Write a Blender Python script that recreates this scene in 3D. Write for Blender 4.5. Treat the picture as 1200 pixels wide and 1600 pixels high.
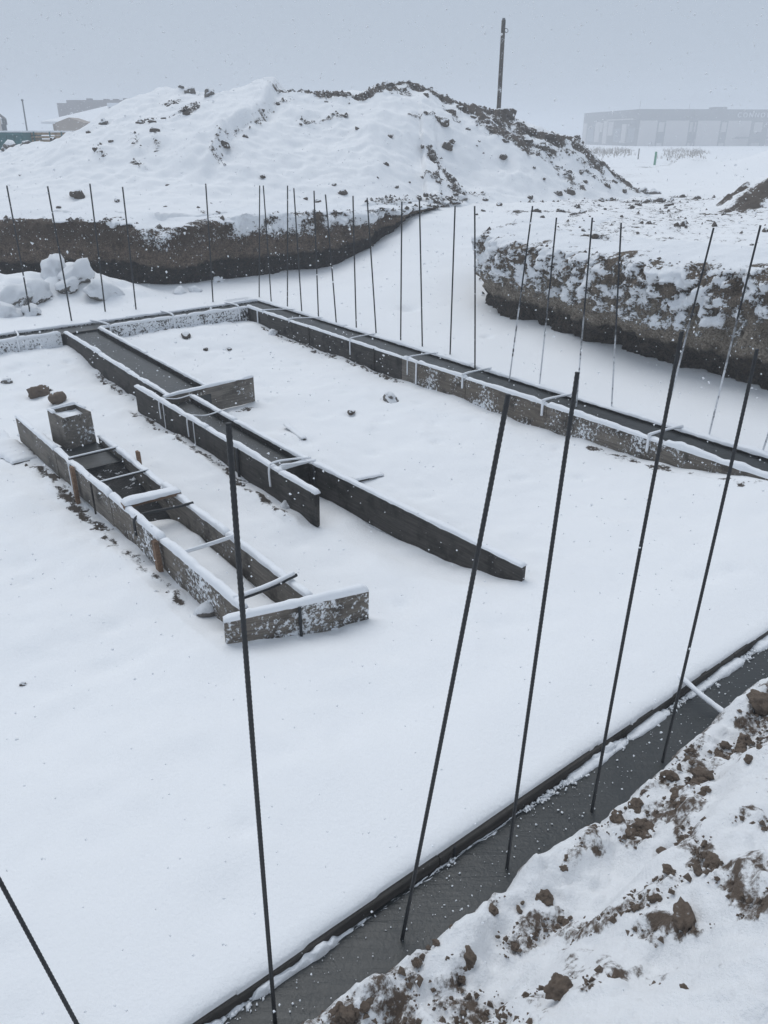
import bpy, bmesh, math, random
import numpy as np
from mathutils import Vector, Matrix
from mathutils import noise as mnoise

S = bpy.context.scene
for o in list(bpy.data.objects):
    bpy.data.objects.remove(o)
COL = S.collection
R = math.radians
rnd = random.Random(7)

# ------------------------------------------------------------------ camera
CAM_H = 2.6
PITCH = math.atan((800 - 211) / 1200.0)          # metres above the poured concrete / downward tilt
cam_d = bpy.data.cameras.new('camera')
cam_d.sensor_fit = 'VERTICAL'; cam_d.sensor_height = 32.0; cam_d.lens = 24.0
cam_d.clip_start = 0.05; cam_d.clip_end = 3000
cam = bpy.data.objects.new('camera', cam_d); COL.objects.link(cam)
cam.location = (0, 0, CAM_H); cam.rotation_euler = (R(90) - PITCH, 0, 0)
S.camera = cam
S.render.resolution_x = 768; S.render.resolution_y = 1024
S.render.engine = 'CYCLES'

# ------------------------------------------------------------------ sky, sun, exposure
SUN_EL, SUN_AZ = R(58), R(-25)                    # veiled sun, high, ahead and to the left
W = bpy.data.worlds.new('World'); S.world = W; W.use_nodes = True
wn, wl = W.node_tree.nodes, W.node_tree.links
wn.clear()
w_out = wn.new('ShaderNodeOutputWorld'); w_bg = wn.new('ShaderNodeBackground')
w_sky = wn.new('ShaderNodeTexSky'); w_sky.sky_type = 'NISHITA'; w_sky.sun_disc = False
w_sky.sun_elevation = SUN_EL; w_sky.sun_rotation = SUN_AZ
w_sky.air_density = 1.0; w_sky.dust_density = 4.0; w_sky.ozone_density = 1.0
w_mix = wn.new('ShaderNodeMix'); w_mix.data_type = 'RGBA'
w_mix.inputs['Factor'].default_value = 0.93       # closed cloud cover over the clear sky
w_mix.inputs['B'].default_value = (4.32, 5.0, 5.95, 1)
wl.new(w_sky.outputs['Color'], w_mix.inputs['A'])
wl.new(w_mix.outputs['Result'], w_bg.inputs['Color'])
w_bg.inputs['Strength'].default_value = 0.1
wl.new(w_bg.outputs['Background'], w_out.inputs['Surface'])

sun_d = bpy.data.lights.new('sun', 'SUN'); sun_d.energy = 1.22; sun_d.angle = R(45)
sun_d.color = (1.0, 0.995, 0.98)
sun = bpy.data.objects.new('sun', sun_d); COL.objects.link(sun)
sd = Vector((math.sin(SUN_AZ) * math.cos(SUN_EL), math.cos(SUN_AZ) * math.cos(SUN_EL), math.sin(SUN_EL)))
sun.rotation_euler = sd.to_track_quat('Z', 'Y').to_euler()
sun.location = (0, 0, 30)

vs = S.view_settings
vs.view_transform = 'Standard'; vs.look = 'None'; vs.exposure = 0.06; vs.gamma = 1.0
vs.use_curve_mapping = False
try:
    S.cycles.max_bounces = 6; S.cycles.diffuse_bounces = 3; S.cycles.volume_bounces = 2
    S.cycles.transparent_max_bounces = 4
except Exception:
    pass

# ------------------------------------------------------------------ numpy helpers
def perm(seed):
    r = np.random.RandomState(seed); p = r.permutation(256); return np.concatenate([p, p, p])
_P = perm(3)
_G = np.random.RandomState(5).uniform(-1, 1, 256)
def vnoise(x, y, z=0.0):
    x, y, z = np.broadcast_arrays(np.asarray(x, float), np.asarray(y, float), np.asarray(z, float))
    xi = np.floor(x).astype(int); yi = np.floor(y).astype(int); zi = np.floor(z).astype(int)
    fx, fy, fz = x - xi, y - yi, z - zi
    fx = fx * fx * (3 - 2 * fx); fy = fy * fy * (3 - 2 * fy); fz = fz * fz * (3 - 2 * fz)
    def h(a, b, c): return _G[_P[(_P[(_P[a & 255] + b) & 255] + c) & 255]]
    def lerp(a, b, t): return a + (b - a) * t
    c00 = lerp(h(xi, yi, zi), h(xi + 1, yi, zi), fx); c10 = lerp(h(xi, yi + 1, zi), h(xi + 1, yi + 1, zi), fx)
    c01 = lerp(h(xi, yi, zi + 1), h(xi + 1, yi, zi + 1), fx); c11 = lerp(h(xi, yi + 1, zi + 1), h(xi + 1, yi + 1, zi + 1), fx)
    return lerp(lerp(c00, c10, fy), lerp(c01, c11, fy), fz)
def fbm(x, y, z=0.0, octv=4, gain=0.5):
    s = 0; a = 1.0; f = 1.0
    for _ in range(octv):
        s = s + a * vnoise(x * f + 17.3 * _, y * f - 9.1 * _, z * f + 3.7 * _); a *= gain; f *= 2.03
    return s
def sn1(x, y=0.0, z=0.0): return mnoise.noise((x, y, z))
def sfb(x, y=0.0, z=0.0, o=3):
    s = 0; a = 1.0
    for k in range(o): s += a * mnoise.noise((x * 2.03 ** k + 17.3 * k, y * 2.03 ** k - 9.1 * k, z * 2.03 ** k + 3.7 * k)); a *= .5
    return s
def sst(a, b, x):
    t = np.clip((np.asarray(x, float) - a) / (b - a), 0, 1); return t * t * (3 - 2 * t)
def gauss(x, y, cx, cy, r): return np.exp(-((x - cx) ** 2 + (y - cy) ** 2) / (r * r))
def segdist(x, y, pts):
    d = np.full(np.broadcast(x, y).shape, 1e9)
    for (ax, ay), (bx, by) in zip(pts[:-1], pts[1:]):
        vx, vy = bx - ax, by - ay
        t = np.clip(((x - ax) * vx + (y - ay) * vy) / (vx * vx + vy * vy + 1e-9), 0, 1)
        d = np.minimum(d, np.hypot(x - ax - t * vx, y - ay - t * vy))
    return d

# building frame: u runs along the long strips towards the camera, v across them
C0 = (-2.16, 13.45); DU = (0.612, -0.791); DV = (0.791, 0.612)
def P(u, v, z=0.0): return Vector((C0[0] + u * DU[0] + v * DV[0], C0[1] + u * DU[1] + v * DV[1], z))
def UV(x, y):
    rx, ry = x - C0[0], y - C0[1]
    return rx * DU[0] + ry * DU[1], rx * DV[0] + ry * DV[1]

# ------------------------------------------------------------------ terrain heights
LPX = [-30, -12, -9, -7.3, -5.4, -4.4, -3.6, -3.0, -2.3, -1.2, -0.4, 0.5, 1.2, 1.8]
LPY = [16.5, 15.6, 15.2, 15.2, 15.1, 14.7, 15.0, 15.7, 16.3, 16.9, 17.1, 18.0, 19.3, 20.4]
RPY = [-2.0, 2.0, 4.2, 6.0, 7.9, 9.1, 9.7, 10.6, 11.25, 11.7, 12.3, 12.9, 14.2, 15.5, 18.0]
RPX = [12.0, 8.9, 7.0, 5.5, 4.02, 3.06, 2.68, 2.3, 2.05, 1.65, 1.5, 1.58, 2.1, 2.7, 3.6]
def field(x, y):
    z = np.interp(y, [0, 8, 14, 22, 30, 50, 90, 200], [1.45, 1.42, 1.28, 0.98, 0.82, 0.35, 0.0, -0.15])
    near = 1 - sst(35, 70, np.hypot(x, y))
    z = z + near * (0.10 * fbm(x * .35, y * .35, 1.5, 3) + 0.05 * fbm(x * 1.4, y * 1.4, 7.5, 3))
    z = z + 0.20 * gauss(x, y, 9.3, 16.8, 2.4)
    z = z + 1.3 * gauss(x, (y - 62) * .7, 29.5, 0, 3.4) + 0.9 * gauss(x, (y - 66) * .7, 24, 0, 1.6) + 1.5 * gauss(x, (y - 60) * .7, 35, 0, 5)
    z = z + 0.35 * gauss(x, y, 19.2, 55.9, .8)
    return z
def pit(x, y):
    u, v = UV(x, y)
    z = -0.22 + 0.265 * sst(7.6, 10.2, u) + .11 * sst(2.2, .6, u)
    z = z + 0.045 * fbm(x * .5, y * .5, 2.5, 3) + 0.030 * fbm(x * 1.9, y * 1.9, 5.5, 3) + .008 * np.maximum(0, fbm(x * 5.5, y * 5.5, 3.1, 3))
    z = z + .07 * np.exp(-np.abs(v + 3.75) / .22) * sst(4.2, 5.2, u) * sst(7.6, 6.8, u) * (1 + .8 * vnoise(u * 2.1, 3.)) + .06 * np.exp(-np.abs(v + 5.05) / .25) * sst(6.0, 6.8, u) * sst(8.8, 8.2, u)
    z = z + .085 * sst(-4.83, -4.78, v) * sst(-4.43, -4.50, v) * sst(6.2, 6.7, u) * sst(8.5, 8.4, u)
    z = z + 0.05 * sst(6.5, 9.0, u) * sst(-4.4, -5.4, v)
    # drift banked up against the right strip and the strip boards
    z = z + 0.05 * np.exp(-np.abs(v + .5) / .25) * sst(6.0, 8.0, u)
    # beyond the right strip and the back strip the snow lies level with the board tops
    out = np.maximum(sst(-.03, .05, v), sst(.03, -.05, u))
    zo = 0.045 + 0.10 * np.clip(v, 0, 2) / 1.6 * sst(-.5, 1.5, u) + 0.03 * fbm(x * .8, y * .8, 9.5, 3) * np.minimum(1, np.maximum(np.abs(v), np.abs(u)))
    zo = zo + (.46 * gauss(x, y, -5.7, 13.8, .8) + 0.40 * gauss(x, y, -6.9, 13.1, .8) + 0.22 * gauss(x, y, -4.7, 13.7, .6)) * (1 + .45 * fbm(x * 2.4, y * 2.4, 6.6, 2))
    z = z * (1 - out) + zo * out
    # under the three perimeter strips the ground stays below the concrete
    inr = ((v > -.44) & (v < 0.02) & (u > -.44)) | ((u > -.02) & (u < .44) & (v < .02))
    z = np.where(inr, np.minimum(z, -0.06), z)
    k = sst(9.5, 10.2, u); z = z * (1 - k) + (.088 + .010 * fbm(x * 1.1, y * 1.1, 3.3, 3)) * k
    le = 10.413 + .008 * fbm(v * 3.1, 1.7, 0, 4, .6)
    q = np.clip((u - (le - .075)) / .075, 0, 1); z = np.where(u > le - .075, z - .034 * (1 - np.sqrt(np.maximum(0, 1 - q * q))), z)
    z = np.where(u > le, -.12, z)
    return z
DENTS = []          # (x, y, radius, depth) filled below
SLABS = []
def ground_h(x, y):
    x = np.asarray(x, float); y = np.asarray(y, float)
    p = pit(x, y); f = field(x, y)
    ramp = sst(12.2, 21.0, y) * sst(-1.6, 0.9, x)
    lb = np.where(x < 1.8, sst(.85, 1.05, y - np.interp(x, LPX, LPY)), 0)
    rb = np.where(y < 18, sst(.85, 1.05, x - np.interp(y, RPY, RPX)), 0)
    far = sst(17.5, 22, y) * sst(0, 2, x)
    m = np.maximum(np.maximum(ramp, far), np.maximum(lb, rb))
    z = p * (1 - m) + f * m
    for (cx, cy, r, d) in DENTS:
        z = z - d * gauss(x, y, cx, cy, r)
    return z
CRX = [-30, -16, -13, -11, -9.6, -8.1, -6.7, -5.9, -5.1, -4.4, -3.8, -1.9, 0, .95, 1.7, 2.3, 3.0, 3.65, 4.85, 5.9, 6.5, 7.2, 8.0, 9, 11]
CRZ = [1.9, 2.0, 2.05, 2.12, 2.40, 3.24, 3.72, 3.72, 3.64, 3.66, 3.74, 3.83, 3.95, 3.88, 3.62, 3.36, 3.18, 3.1, 2.78, 2.5, 2.05, 1.55, .95, .5, .3]
def heap_h(x, y):
    x = np.asarray(x, float); y = np.asarray(y, float)
    yf = np.where(x < 1.0, np.interp(x, LPX, LPY) + 1.0, np.interp(x, [1.0, 2.0, 4, 6, 8, 9], [19.4, 20.3, 21.8, 23.2, 24.6, 25.2]))
    yc = 26.0 + .5 * vnoise(x * .3, 4.5)
    cz = np.interp(x, CRX, CRZ) + .05 * fbm(x * 1.3, 8.5, 0, 3)
    base = np.where(x < 1.4, 1.18, np.interp(y, [14, 22, 30], [1.15, .95, .8]))
    t = (y - yf) / (yc - yf)
    g = np.where(t < 1, .25 * t + .75 * sst(-.12, 1.05, t) , 1 - (np.maximum(t - 1, 0) * 2.2) ** 1.4 * .8)
    g0 = .25 * 0 + .75 * sst(-.12, 1.05, 0.0)
    g = np.where(t > 0, (g - g0) / (1 - g0), g)
    z = np.where(t < 0, base + np.maximum(y - yf, -1) * 5.0, base + (cz - base) * np.maximum(g, -1))
    z = np.where(x > 7.6, np.minimum(z, base + .6 - (x - 7.6) * .9), z)
    w = sst(.0, .3, t) * (1 - .5 * sst(.85, 1.1, t))
    z = z + w * (.20 * fbm(x * .45, y * .45, 3.5, 3) + .085 * fbm(x * 1.8, y * 1.8, 6.5, 3))
    # fold running up the face: the left lobe lies in front of the right one
    ax, ay, bx, by = -3.9, 19.3, -2.7, 25.5
    L = math.hypot(bx - ax, by - ay); dx, dy = (bx - ax) / L, (by - ay) / L
    s = (x - ax) * -dy + (y - ay) * dx + .25 * vnoise(x * .9, y * .9, 2.2)
    al = ((x - ax) * dx + (y - ay) * dy) / L
    z = z + .38 * np.where(s > 0, np.exp(-s / 2.6) * sst(0, .25, s), 0) * sst(-.15, .15, al) * sst(1.1, .9, al)
    # hollow with a slump on the right face
    z = z - .30 * gauss(x, y, 2.3, 22.5, 1.0) * w
    z = z + w * .12 * np.maximum(0, vnoise(x * 1.1 + y * .5, y * .25, 4.4)) * sst(2.5, 4.5, x)
    return z
def bank_h(x, y):
    u, v = UV(np.asarray(x, float), np.asarray(y, float))
    e = 10.63 + .035 * fbm(v * 1.7, 3.3, 0, 3) + .018 * sst(-5.0, -3.0, v)
    s = u - e
    z = -.10 + .13 * sst(-.05, .05, s) + np.clip(s, 0, 9) * .64 - .10 * sst(1.4, 2.2, s)
    led = fbm(u * 1.1, v * 1.1, 12.5, 3)
    z = z + sst(0, .25, s) * (.12 * led + .075 * fbm(u * 3.2, v * 3.2, 2.2, 3))
    # a low ledge by the strip, then a small crumbling step
    z = z - .10 * sst(.05, .22, s) * (1 - sst(.32, .42, s + .07 * vnoise(v * 2.3, 1.1)))
    z = np.maximum(z, .035 * sst(.02, .1, s) - .1 * sst(.02, -.04, s))
    z = z + .30 * gauss(u, v, 11.0, -3.15, .28) + .10 * gauss(u, v, 11.15, -4.0, .3)
    return z

def cam_ray(px, py):
    c, s = math.cos(PITCH), math.sin(PITCH)
    X, Y = (px - 600) / 1200., (800 - py) / 1200.
    return X, c + Y * s, Y * c - s
def hit(px, py, surf='all'):
    """first terrain point seen along a line of sight"""
    X, f, u = cam_ray(px, py)
    def gap(t):
        x, y, z = X * t, f * t, CAM_H + u * t
        h = np.full(t.shape, -9.)
        if surf in ('all', 'ground'): h = np.maximum(h, ground_h(x, y))
        if surf in ('all', 'heap'): h = np.maximum(h, np.where((y > 15) & (y < 34) & (x > -18) & (x < 10), heap_h(x, y), -9))
        if surf in ('all', 'bank'):
            uu, vv = UV(x, y); h = np.maximum(h, np.where((uu > 10.5) & (uu < 13.5), bank_h(x, y), -9))
        return z - h
    t = .6 * (130 / .6) ** np.linspace(0, 1, 260)
    if surf == 'bank': t = np.linspace(.6, 5, 160)
    if surf == 'heap': t = np.linspace(13, 34, 220)
    for _ in range(2):
        g = gap(t)
        if (g < 0).any():
            k = int(np.argmax(g < 0)); t = np.linspace(t[max(k - 1, 0)], t[k], 24)
        else:
            k = int(np.argmin(g)); t = np.linspace(t[max(k - 1, 0)], t[min(k + 1, len(t) - 1)], 24)
    g = gap(t); k = int(np.argmax(g < 0)) if (g < 0).any() else int(np.argmin(g))
    tt = t[k]
    return Vector((X * tt, f * tt, CAM_H + u * tt - g[k]))
def on_z(px, py, z=0.0):
    X, f, u = cam_ray(px, py); t = (z - CAM_H) / u
    return Vector((X * t, f * t, z))
def at_d(px, py, d):
    X, f, u = cam_ray(px, py); t = d / f
    return Vector((X * t, d, CAM_H + u * t))

# ------------------------------------------------------------------ materials
def mat(name):
    m = bpy.data.materials.new(name); m.use_nodes = True
    n, l = m.node_tree.nodes, m.node_tree.links
    b = n['Principled BSDF']; b.inputs['Roughness'].default_value = .8
    b.inputs['Specular IOR Level'].default_value = .3
    return m, n, l, b
def nd(n, t, **kw):
    x = n.new('ShaderNode' + t)
    for k, v in kw.items():
        if k in x.inputs.keys(): x.inputs[k].default_value = v
        else: setattr(x, k, v)
    return x
def noise(n, l, vec, scale, detail=4, rough=.55, dist=0):
    x = nd(n, 'TexNoise', Scale=scale, Detail=detail, Roughness=rough, Distortion=dist)
    if vec is not None: l.new(vec, x.inputs['Vector'])
    return x.outputs['Fac']
def math_(n, l, op, a, b=None, c=None, clamp=False):
    x = nd(n, 'Math', operation=op, use_clamp=clamp)
    for i, q in enumerate((a, b, c)):
        if q is None: continue
        if isinstance(q, (int, float)): x.inputs[i].default_value = q
        else: l.new(q, x.inputs[i])
    return x.outputs[0]
def step(n, l, v, a, b):
    x = nd(n, 'MapRange', interpolation_type='SMOOTHSTEP')
    x.inputs['From Min'].default_value = a; x.inputs['From Max'].default_value = b
    l.new(v, x.inputs['Value']); return x.outputs['Result']
def mix(n, l, f, a, b):
    x = nd(n, 'Mix', data_type='RGBA')
    for s, q in (('Factor', f), ('A', a), ('B', b)):
        if isinstance(q, tuple): x.inputs[s].default_value = (*q, 1) if len(q) == 3 else q
        elif isinstance(q, (int, float)): x.inputs[s].default_value = q
        else: l.new(q, x.inputs[s])
    return x.outputs['Result']
def bump(n, l, b, h, strength, dist):
    x = nd(n, 'Bump', Strength=strength, Distance=dist); l.new(h, x.inputs['Height'])
    l.new(x.outputs['Normal'], b.inputs['Normal']); return x
def objc(n): return nd(n, 'TexCoord').outputs['Object']
def posn(n): return nd(n, 'NewGeometry').outputs['Position']
SNOW = (.84, .86, .885)

def snow_mat(name='snow', grain=45, st=.25):
    m, n, l, b = mat(name); p = posn(n)
    a = noise(n, l, p, grain, 5, .7); c = noise(n, l, p, 3.0, 3)
    l.new(mix(n, l, c, (.82, .84, .87), (.86, .875, .895)), b.inputs['Base Color'])
    b.inputs['Roughness'].default_value = .9
    bump(n, l, b, a, st, .02); return m
M_SNOW = snow_mat()

def terrain_mat(name, dark, light, grain=30, soft=.10, fine=1.0):
    """snow over earth: vertex attribute 'dirt' says how bare the earth lies"""
    m, n, l, b = mat(name); p = posn(n)
    at = nd(n, 'Attribute', attribute_name='dirt').outputs['Fac']
    n1 = noise(n, l, p, grain * .22, 6, .68); n2 = noise(n, l, p, grain, 5, .7)
    k = math_(n, l, 'ADD', math_(n, l, 'MULTIPLY', n1, 1.9), math_(n, l, 'MULTIPLY', n2, 1.0))
    k = math_(n, l, 'SUBTRACT', math_(n, l, 'ADD', at, k), 2.08)
    f = step(n, l, k, -soft, soft)
    dn = noise(n, l, p, grain * .6, 6, .7)
    earth = mix(n, l, dn, dark, light)
    sn = mix(n, l, noise(n, l, p, 1.3, 4), (.84, .855, .875), (.88, .89, .90))
    l.new(mix(n, l, f, sn, earth), b.inputs['Base Color'])
    b.inputs['Roughness'].default_value = .9
    g = math_(n, l, 'ADD', math_(n, l, 'MULTIPLY', noise(n, l, p, 55, 5, .7), fine), math_(n, l, 'MULTIPLY', noise(n, l, p, 6, 4, .6), 1.3))
    e = noise(n, l, p, grain * 1.3, 6, .75)
    hh = math_(n, l, 'ADD', math_(n, l, 'MULTIPLY', math_(n, l, 'MULTIPLY', e, f), 2.2), math_(n, l, 'MULTIPLY', g, .30))
    hh = math_(n, l, 'SUBTRACT', hh, math_(n, l, 'MULTIPLY', f, .6))
    bump(n, l, b, hh, .55, .03)
    return m
M_GROUND = terrain_mat('snowy_ground', (.045, .038, .034), (.13, .105, .085), 30)
M_HEAP = terrain_mat('snowy_spoil', (.05, .041, .035), (.15, .122, .098), 13)
M_BANK = terrain_mat('snowy_crumbs', (.07, .052, .042), (.20, .155, .12), 42, .16, 3.0)

def cliff_mat(name, tan, brown, black, blk=.24):
    m, n, l, b = mat(name); p = posn(n)
    sn = nd(n, 'Attribute', attribute_name='snow').outputs['Fac']
    st = nd(n, 'Attribute', attribute_name='strat').outputs['Fac']
    w = noise(n, l, p, 5, 5, .6); w2 = noise(n, l, p, 45, 5, .7)
    s = math_(n, l, 'ADD', st, math_(n, l, 'MULTIPLY', math_(n, l, 'SUBTRACT', w, .5), .22))
    e = mix(n, l, step(n, l, s, .5, .8), tan, brown)
    e = mix(n, l, step(n, l, s, blk + .05, blk - .03), e, black)
    e = mix(n, l, math_(n, l, 'MULTIPLY', step(n, l, w2, .40, .62), .75), e, tuple(q * .4 for q in brown))
    e = mix(n, l, math_(n, l, 'MULTIPLY', step(n, l, noise(n, l, p, 11, 6, .7), .46, .62), .55), e, tuple(q * .5 for q in brown))
    peb = noise(n, l, p, 90, 2); e = mix(n, l, math_(n, l, 'MULTIPLY', step(n, l, peb, .66, .72), .5), e, (.42, .39, .35))
    k = math_(n, l, 'ADD', sn, math_(n, l, 'MULTIPLY', math_(n, l, 'SUBTRACT', noise(n, l, p, 21, 7, .75), .5), 2.5))
    f = step(n, l, k, .46, .58)
    l.new(mix(n, l, f, e, SNOW), b.inputs['Base Color']); b.inputs['Roughness'].default_value = .92
    hh = math_(n, l, 'ADD', math_(n, l, 'MULTIPLY', w2, 1.0), math_(n, l, 'MULTIPLY', f, .6))
    hh = math_(n, l, 'ADD', hh, math_(n, l, 'MULTIPLY', noise(n, l, p, 14, 4, .6), 1.6))
    hh = math_(n, l, 'MULTIPLY', hh, math_(n, l, 'MULTIPLY_ADD', f, -.78, 1.0))
    hh = math_(n, l, 'ADD', hh, math_(n, l, 'MULTIPLY', f, 1.2))
    bump(n, l, b, hh, 1.0, .05); return m
M_CLIFF_L = cliff_mat('cut_earth_dark', (.27, .205, .155), (.15, .112, .083), (.024, .022, .023), .32)
M_CLIFF_R = cliff_mat('cut_earth_tan', (.44, .38, .31), (.28, .225, .175), (.030, .027, .026), .27)

def clod_mat(name, a, bcol, thr=.55):
    m, n, l, b = mat(name); p = objc(n)
    nz = nd(n, 'SeparateXYZ'); l.new(nd(n, 'NewGeometry').outputs['Normal'], nz.inputs[0])
    q = posn(n)
    w = noise(n, l, q, 9, 4); c = noise(n, l, q, 30, 5, .7)
    k = math_(n, l, 'ADD', nz.outputs['Z'], math_(n, l, 'MULTIPLY', math_(n, l, 'SUBTRACT', w, .5), 1.1))
    k = math_(n, l, 'ADD', k, math_(n, l, 'MULTIPLY', math_(n, l, 'SUBTRACT', c, .5), .7))
    f = step(n, l, k, thr - .08, thr + .1)
    l.new(mix(n, l, f, mix(n, l, c, a, bcol), SNOW), b.inputs['Base Color'])
    bump(n, l, b, noise(n, l, q, 55, 6, .75), .7, .03); return m
M_CLOD = clod_mat('earth_clod', (.05, .042, .036), (.17, .14, .115), .72)
M_CLODN = clod_mat('brown_clod', (.075, .056, .045), (.24, .185, .14), 1.22)
M_ROCK = clod_mat('snowy_rock', (.10, .092, .085), (.27, .25, .23), .40)
M_BOULDER = clod_mat('buried_boulder', (.07, .065, .06), (.2, .185, .165), -.35)

def concrete_mat():
    m, n, l, b = mat('wet_concrete'); p = posn(n)
    a = noise(n, l, p, 2.2, 5); c = noise(n, l, p, 120, 3, .6)
    mp = nd(n, 'Mapping'); mp.inputs['Rotation'].default_value = (0, 0, -math.atan2(DV[1], DV[0])); mp.inputs['Scale'].default_value = (1.5, 16, 1); l.new(p, mp.inputs['Vector'])
    tr = noise(n, l, mp.outputs[0], 2.5, 5, .6, .8)
    col = mix(n, l, a, (.016, .019, .020), (.036, .040, .041))
    col = mix(n, l, math_(n, l, 'MULTIPLY', step(n, l, tr, .5, .72), .45), col, (.058, .062, .062))
    l.new(mix(n, l, math_(n, l, 'MULTIPLY', c, .5), col, (.05, .054, .054)), b.inputs['Base Color'])
    l.new(math_(n, l, 'MULTIPLY_ADD', a, .35, .18), b.inputs['Roughness'])
    b.inputs['Specular IOR Level'].default_value = .45
    bump(n, l, b, math_(n, l, 'ADD', noise(n, l, p, 70, 4, .6), math_(n, l, 'ADD', math_(n, l, 'MULTIPLY', noise(n, l, p, 6, 3), 2.), math_(n, l, 'MULTIPLY', tr, 1.5))), .4, .006); return m
M_CONC = concrete_mat()
def gravel_mat():
    m, n, l, b = mat('wet_black_soil'); p = posn(n)
    v = noise(n, l, p, 26, 5, .7); s = noise(n, l, p, 9, 5, .7)
    e = mix(n, l, v, (.012, .012, .013), (.05, .05, .05))
    l.new(mix(n, l, step(n, l, s, .60, .66), e, SNOW), b.inputs['Base Color']); b.inputs['Roughness'].default_value = .6
    bump(n, l, b, v, 1, .05); return m
M_SOIL = gravel_mat()

def wood_mat(name, c1, c2, frost=.0, base_frost=.0, rough=.8):
    m, n, l, b = mat(name); o = objc(n)
    mp = nd(n, 'Mapping'); mp.inputs['Scale'].default_value = (1.2, 14, 22); l.new(o, mp.inputs['Vector'])
    rn = nd(n, 'ObjectInfo').outputs['Random']
    off = nd(n, 'CombineXYZ'); l.new(math_(n, l, 'MULTIPLY', rn, 37.), off.inputs[0]); l.new(math_(n, l, 'MULTIPLY', rn, 91.), off.inputs[2])
    l.new(off.outputs[0], mp.inputs['Location'])
    g = noise(n, l, mp.outputs[0], 3.0, 6, .65, .4); p = posn(n)
    st = noise(n, l, p, 4.5, 5, .65)
    c = mix(n, l, step(n, l, g, .3, .72), c1, c2)
    c = mix(n, l, step(n, l, st, .48, .68), c, tuple(q * .42 for q in c1))
    c = mix(n, l, math_(n, l, 'MULTIPLY', rn, .35), c, tuple(q * .6 for q in c2))
    fz = noise(n, l, p, 34, 6, .72); fz2 = noise(n, l, p, 3.1, 3)
    k = math_(n, l, 'ADD', math_(n, l, 'MULTIPLY', fz, .8), math_(n, l, 'MULTIPLY', fz2, .45))
    f = step(n, l, k, .80 - frost * .4, .87 - frost * .4)
    speck = step(n, l, noise(n, l, p, 75, 2), .745, .78)
    f = math_(n, l, 'MAXIMUM', f, math_(n, l, 'MULTIPLY', speck, .8))
    l.new(mix(n, l, f, c, SNOW), b.inputs['Base Color']); b.inputs['Roughness'].default_value = rough
    hh = math_(n, l, 'ADD', math_(n, l, 'MULTIPLY', g, .7), math_(n, l, 'MULTIPLY', f, .8))
    bump(n, l, b, hh, .7, .008); return m
M_WET = wood_mat('wet_dark_plank', (.035, .032, .030), (.085, .078, .070), .02)
M_GREY = wood_mat('weathered_plank', (.12, .107, .093), (.25, .225, .195), .20)
M_CRUST = wood_mat('snow_crusted_plank', (.10, .086, .073), (.24, .21, .175), .36)
M_BROWN = wood_mat('brown_plank', (.10, .083, .068), (.21, .18, .145), .33)
M_FROST = wood_mat('frosted_plank', (.06, .055, .05), (.15, .14, .125), .60)
M_STAKE = wood_mat('brown_stake', (.16, .095, .06), (.27, .18, .12), .0)

def plain(name, col, rough=.8, nsc=8, var=.25, spec=.3, metal=0, bst=.2):
    m, n, l, b = mat(name); p = objc(n)
    a = noise(n, l, p, nsc, 5)
    l.new(mix(n, l, a, tuple(q * (1 - var) for q in col), tuple(min(1, q * (1 + var)) for q in col)), b.inputs['Base Color'])
    b.inputs['Roughness'].default_value = rough; b.inputs['Specular IOR Level'].default_value = spec; b.inputs['Metallic'].default_value = metal
    bump(n, l, b, noise(n, l, p, nsc * 4, 4), bst, .01); return m
M_REBAR = plain('rebar_steel', (.016, .018, .021), .5, 60, .5, .5, 0, .3)
def crusted_rebar():
    m, n, l, b = mat('snow_crusted_rebar'); p = objc(n)
    sp = nd(n, 'SeparateXYZ'); l.new(p, sp.inputs[0])
    w = noise(n, l, posn(n), 3.5, 5, .7)
    k = math_(n, l, 'SUBTRACT', math_(n, l, 'MULTIPLY_ADD', w, 1.6, .15), sp.outputs['Z'])
    f = step(n, l, k, -.25, .45)
    f = math_(n, l, 'MULTIPLY', f, step(n, l, noise(n, l, posn(n), 14, 4, .7), .30, .50))
    l.new(mix(n, l, math_(n, l, 'MULTIPLY', f, .85), (.03, .032, .037), SNOW), b.inputs['Base Color']); return m
M_REBAR_S = crusted_rebar()
M_FLAKE = plain('snowflake', (.88, .9, .92), .9, 3, .02)

# ------------------------------------------------------------------ object helpers
def new_mesh(name, verts, faces, smooth=True, attrs=None):
    me = bpy.data.meshes.new(name); me.from_pydata(verts, [], faces)
    if smooth: me.polygons.foreach_set('use_smooth', [True] * len(me.polygons))
    for k, a in (attrs or {}).items():
        at = me.attributes.new(k, 'FLOAT', 'POINT'); at.data.foreach_set('value', np.asarray(a, np.float32).ravel())
    me.update(); return me
def grid_mesh(name, X, Y, Z, attrs=None, flip=False):
    nr, nc = X.shape
    me = bpy.data.meshes.new(name)
    co = np.stack([X, Y, Z], -1).reshape(-1, 3).astype(np.float32)
    i = np.arange(nr * nc).reshape(nr, nc)
    q = np.stack([i[:-1, :-1], i[:-1, 1:], i[1:, 1:], i[1:, :-1]], -1).reshape(-1, 4)
    if flip: q = q[:, ::-1]
    me.vertices.add(len(co)); me.vertices.foreach_set('co', co.ravel())
    me.loops.add(q.size); me.loops.foreach_set('vertex_index', q.ravel().astype(np.int32))
    me.polygons.add(len(q)); me.polygons.foreach_set('loop_start', np.arange(0, q.size, 4, dtype=np.int32))
    me.polygons.foreach_set('use_smooth', np.ones(len(q), bool))
    for k, a in (attrs or {}).items():
        at = me.attributes.new(k, 'FLOAT', 'POINT'); at.data.foreach_set('value', np.asarray(a, np.float32).ravel())
    me.update(calc_edges=True); me.validate(); return me
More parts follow.
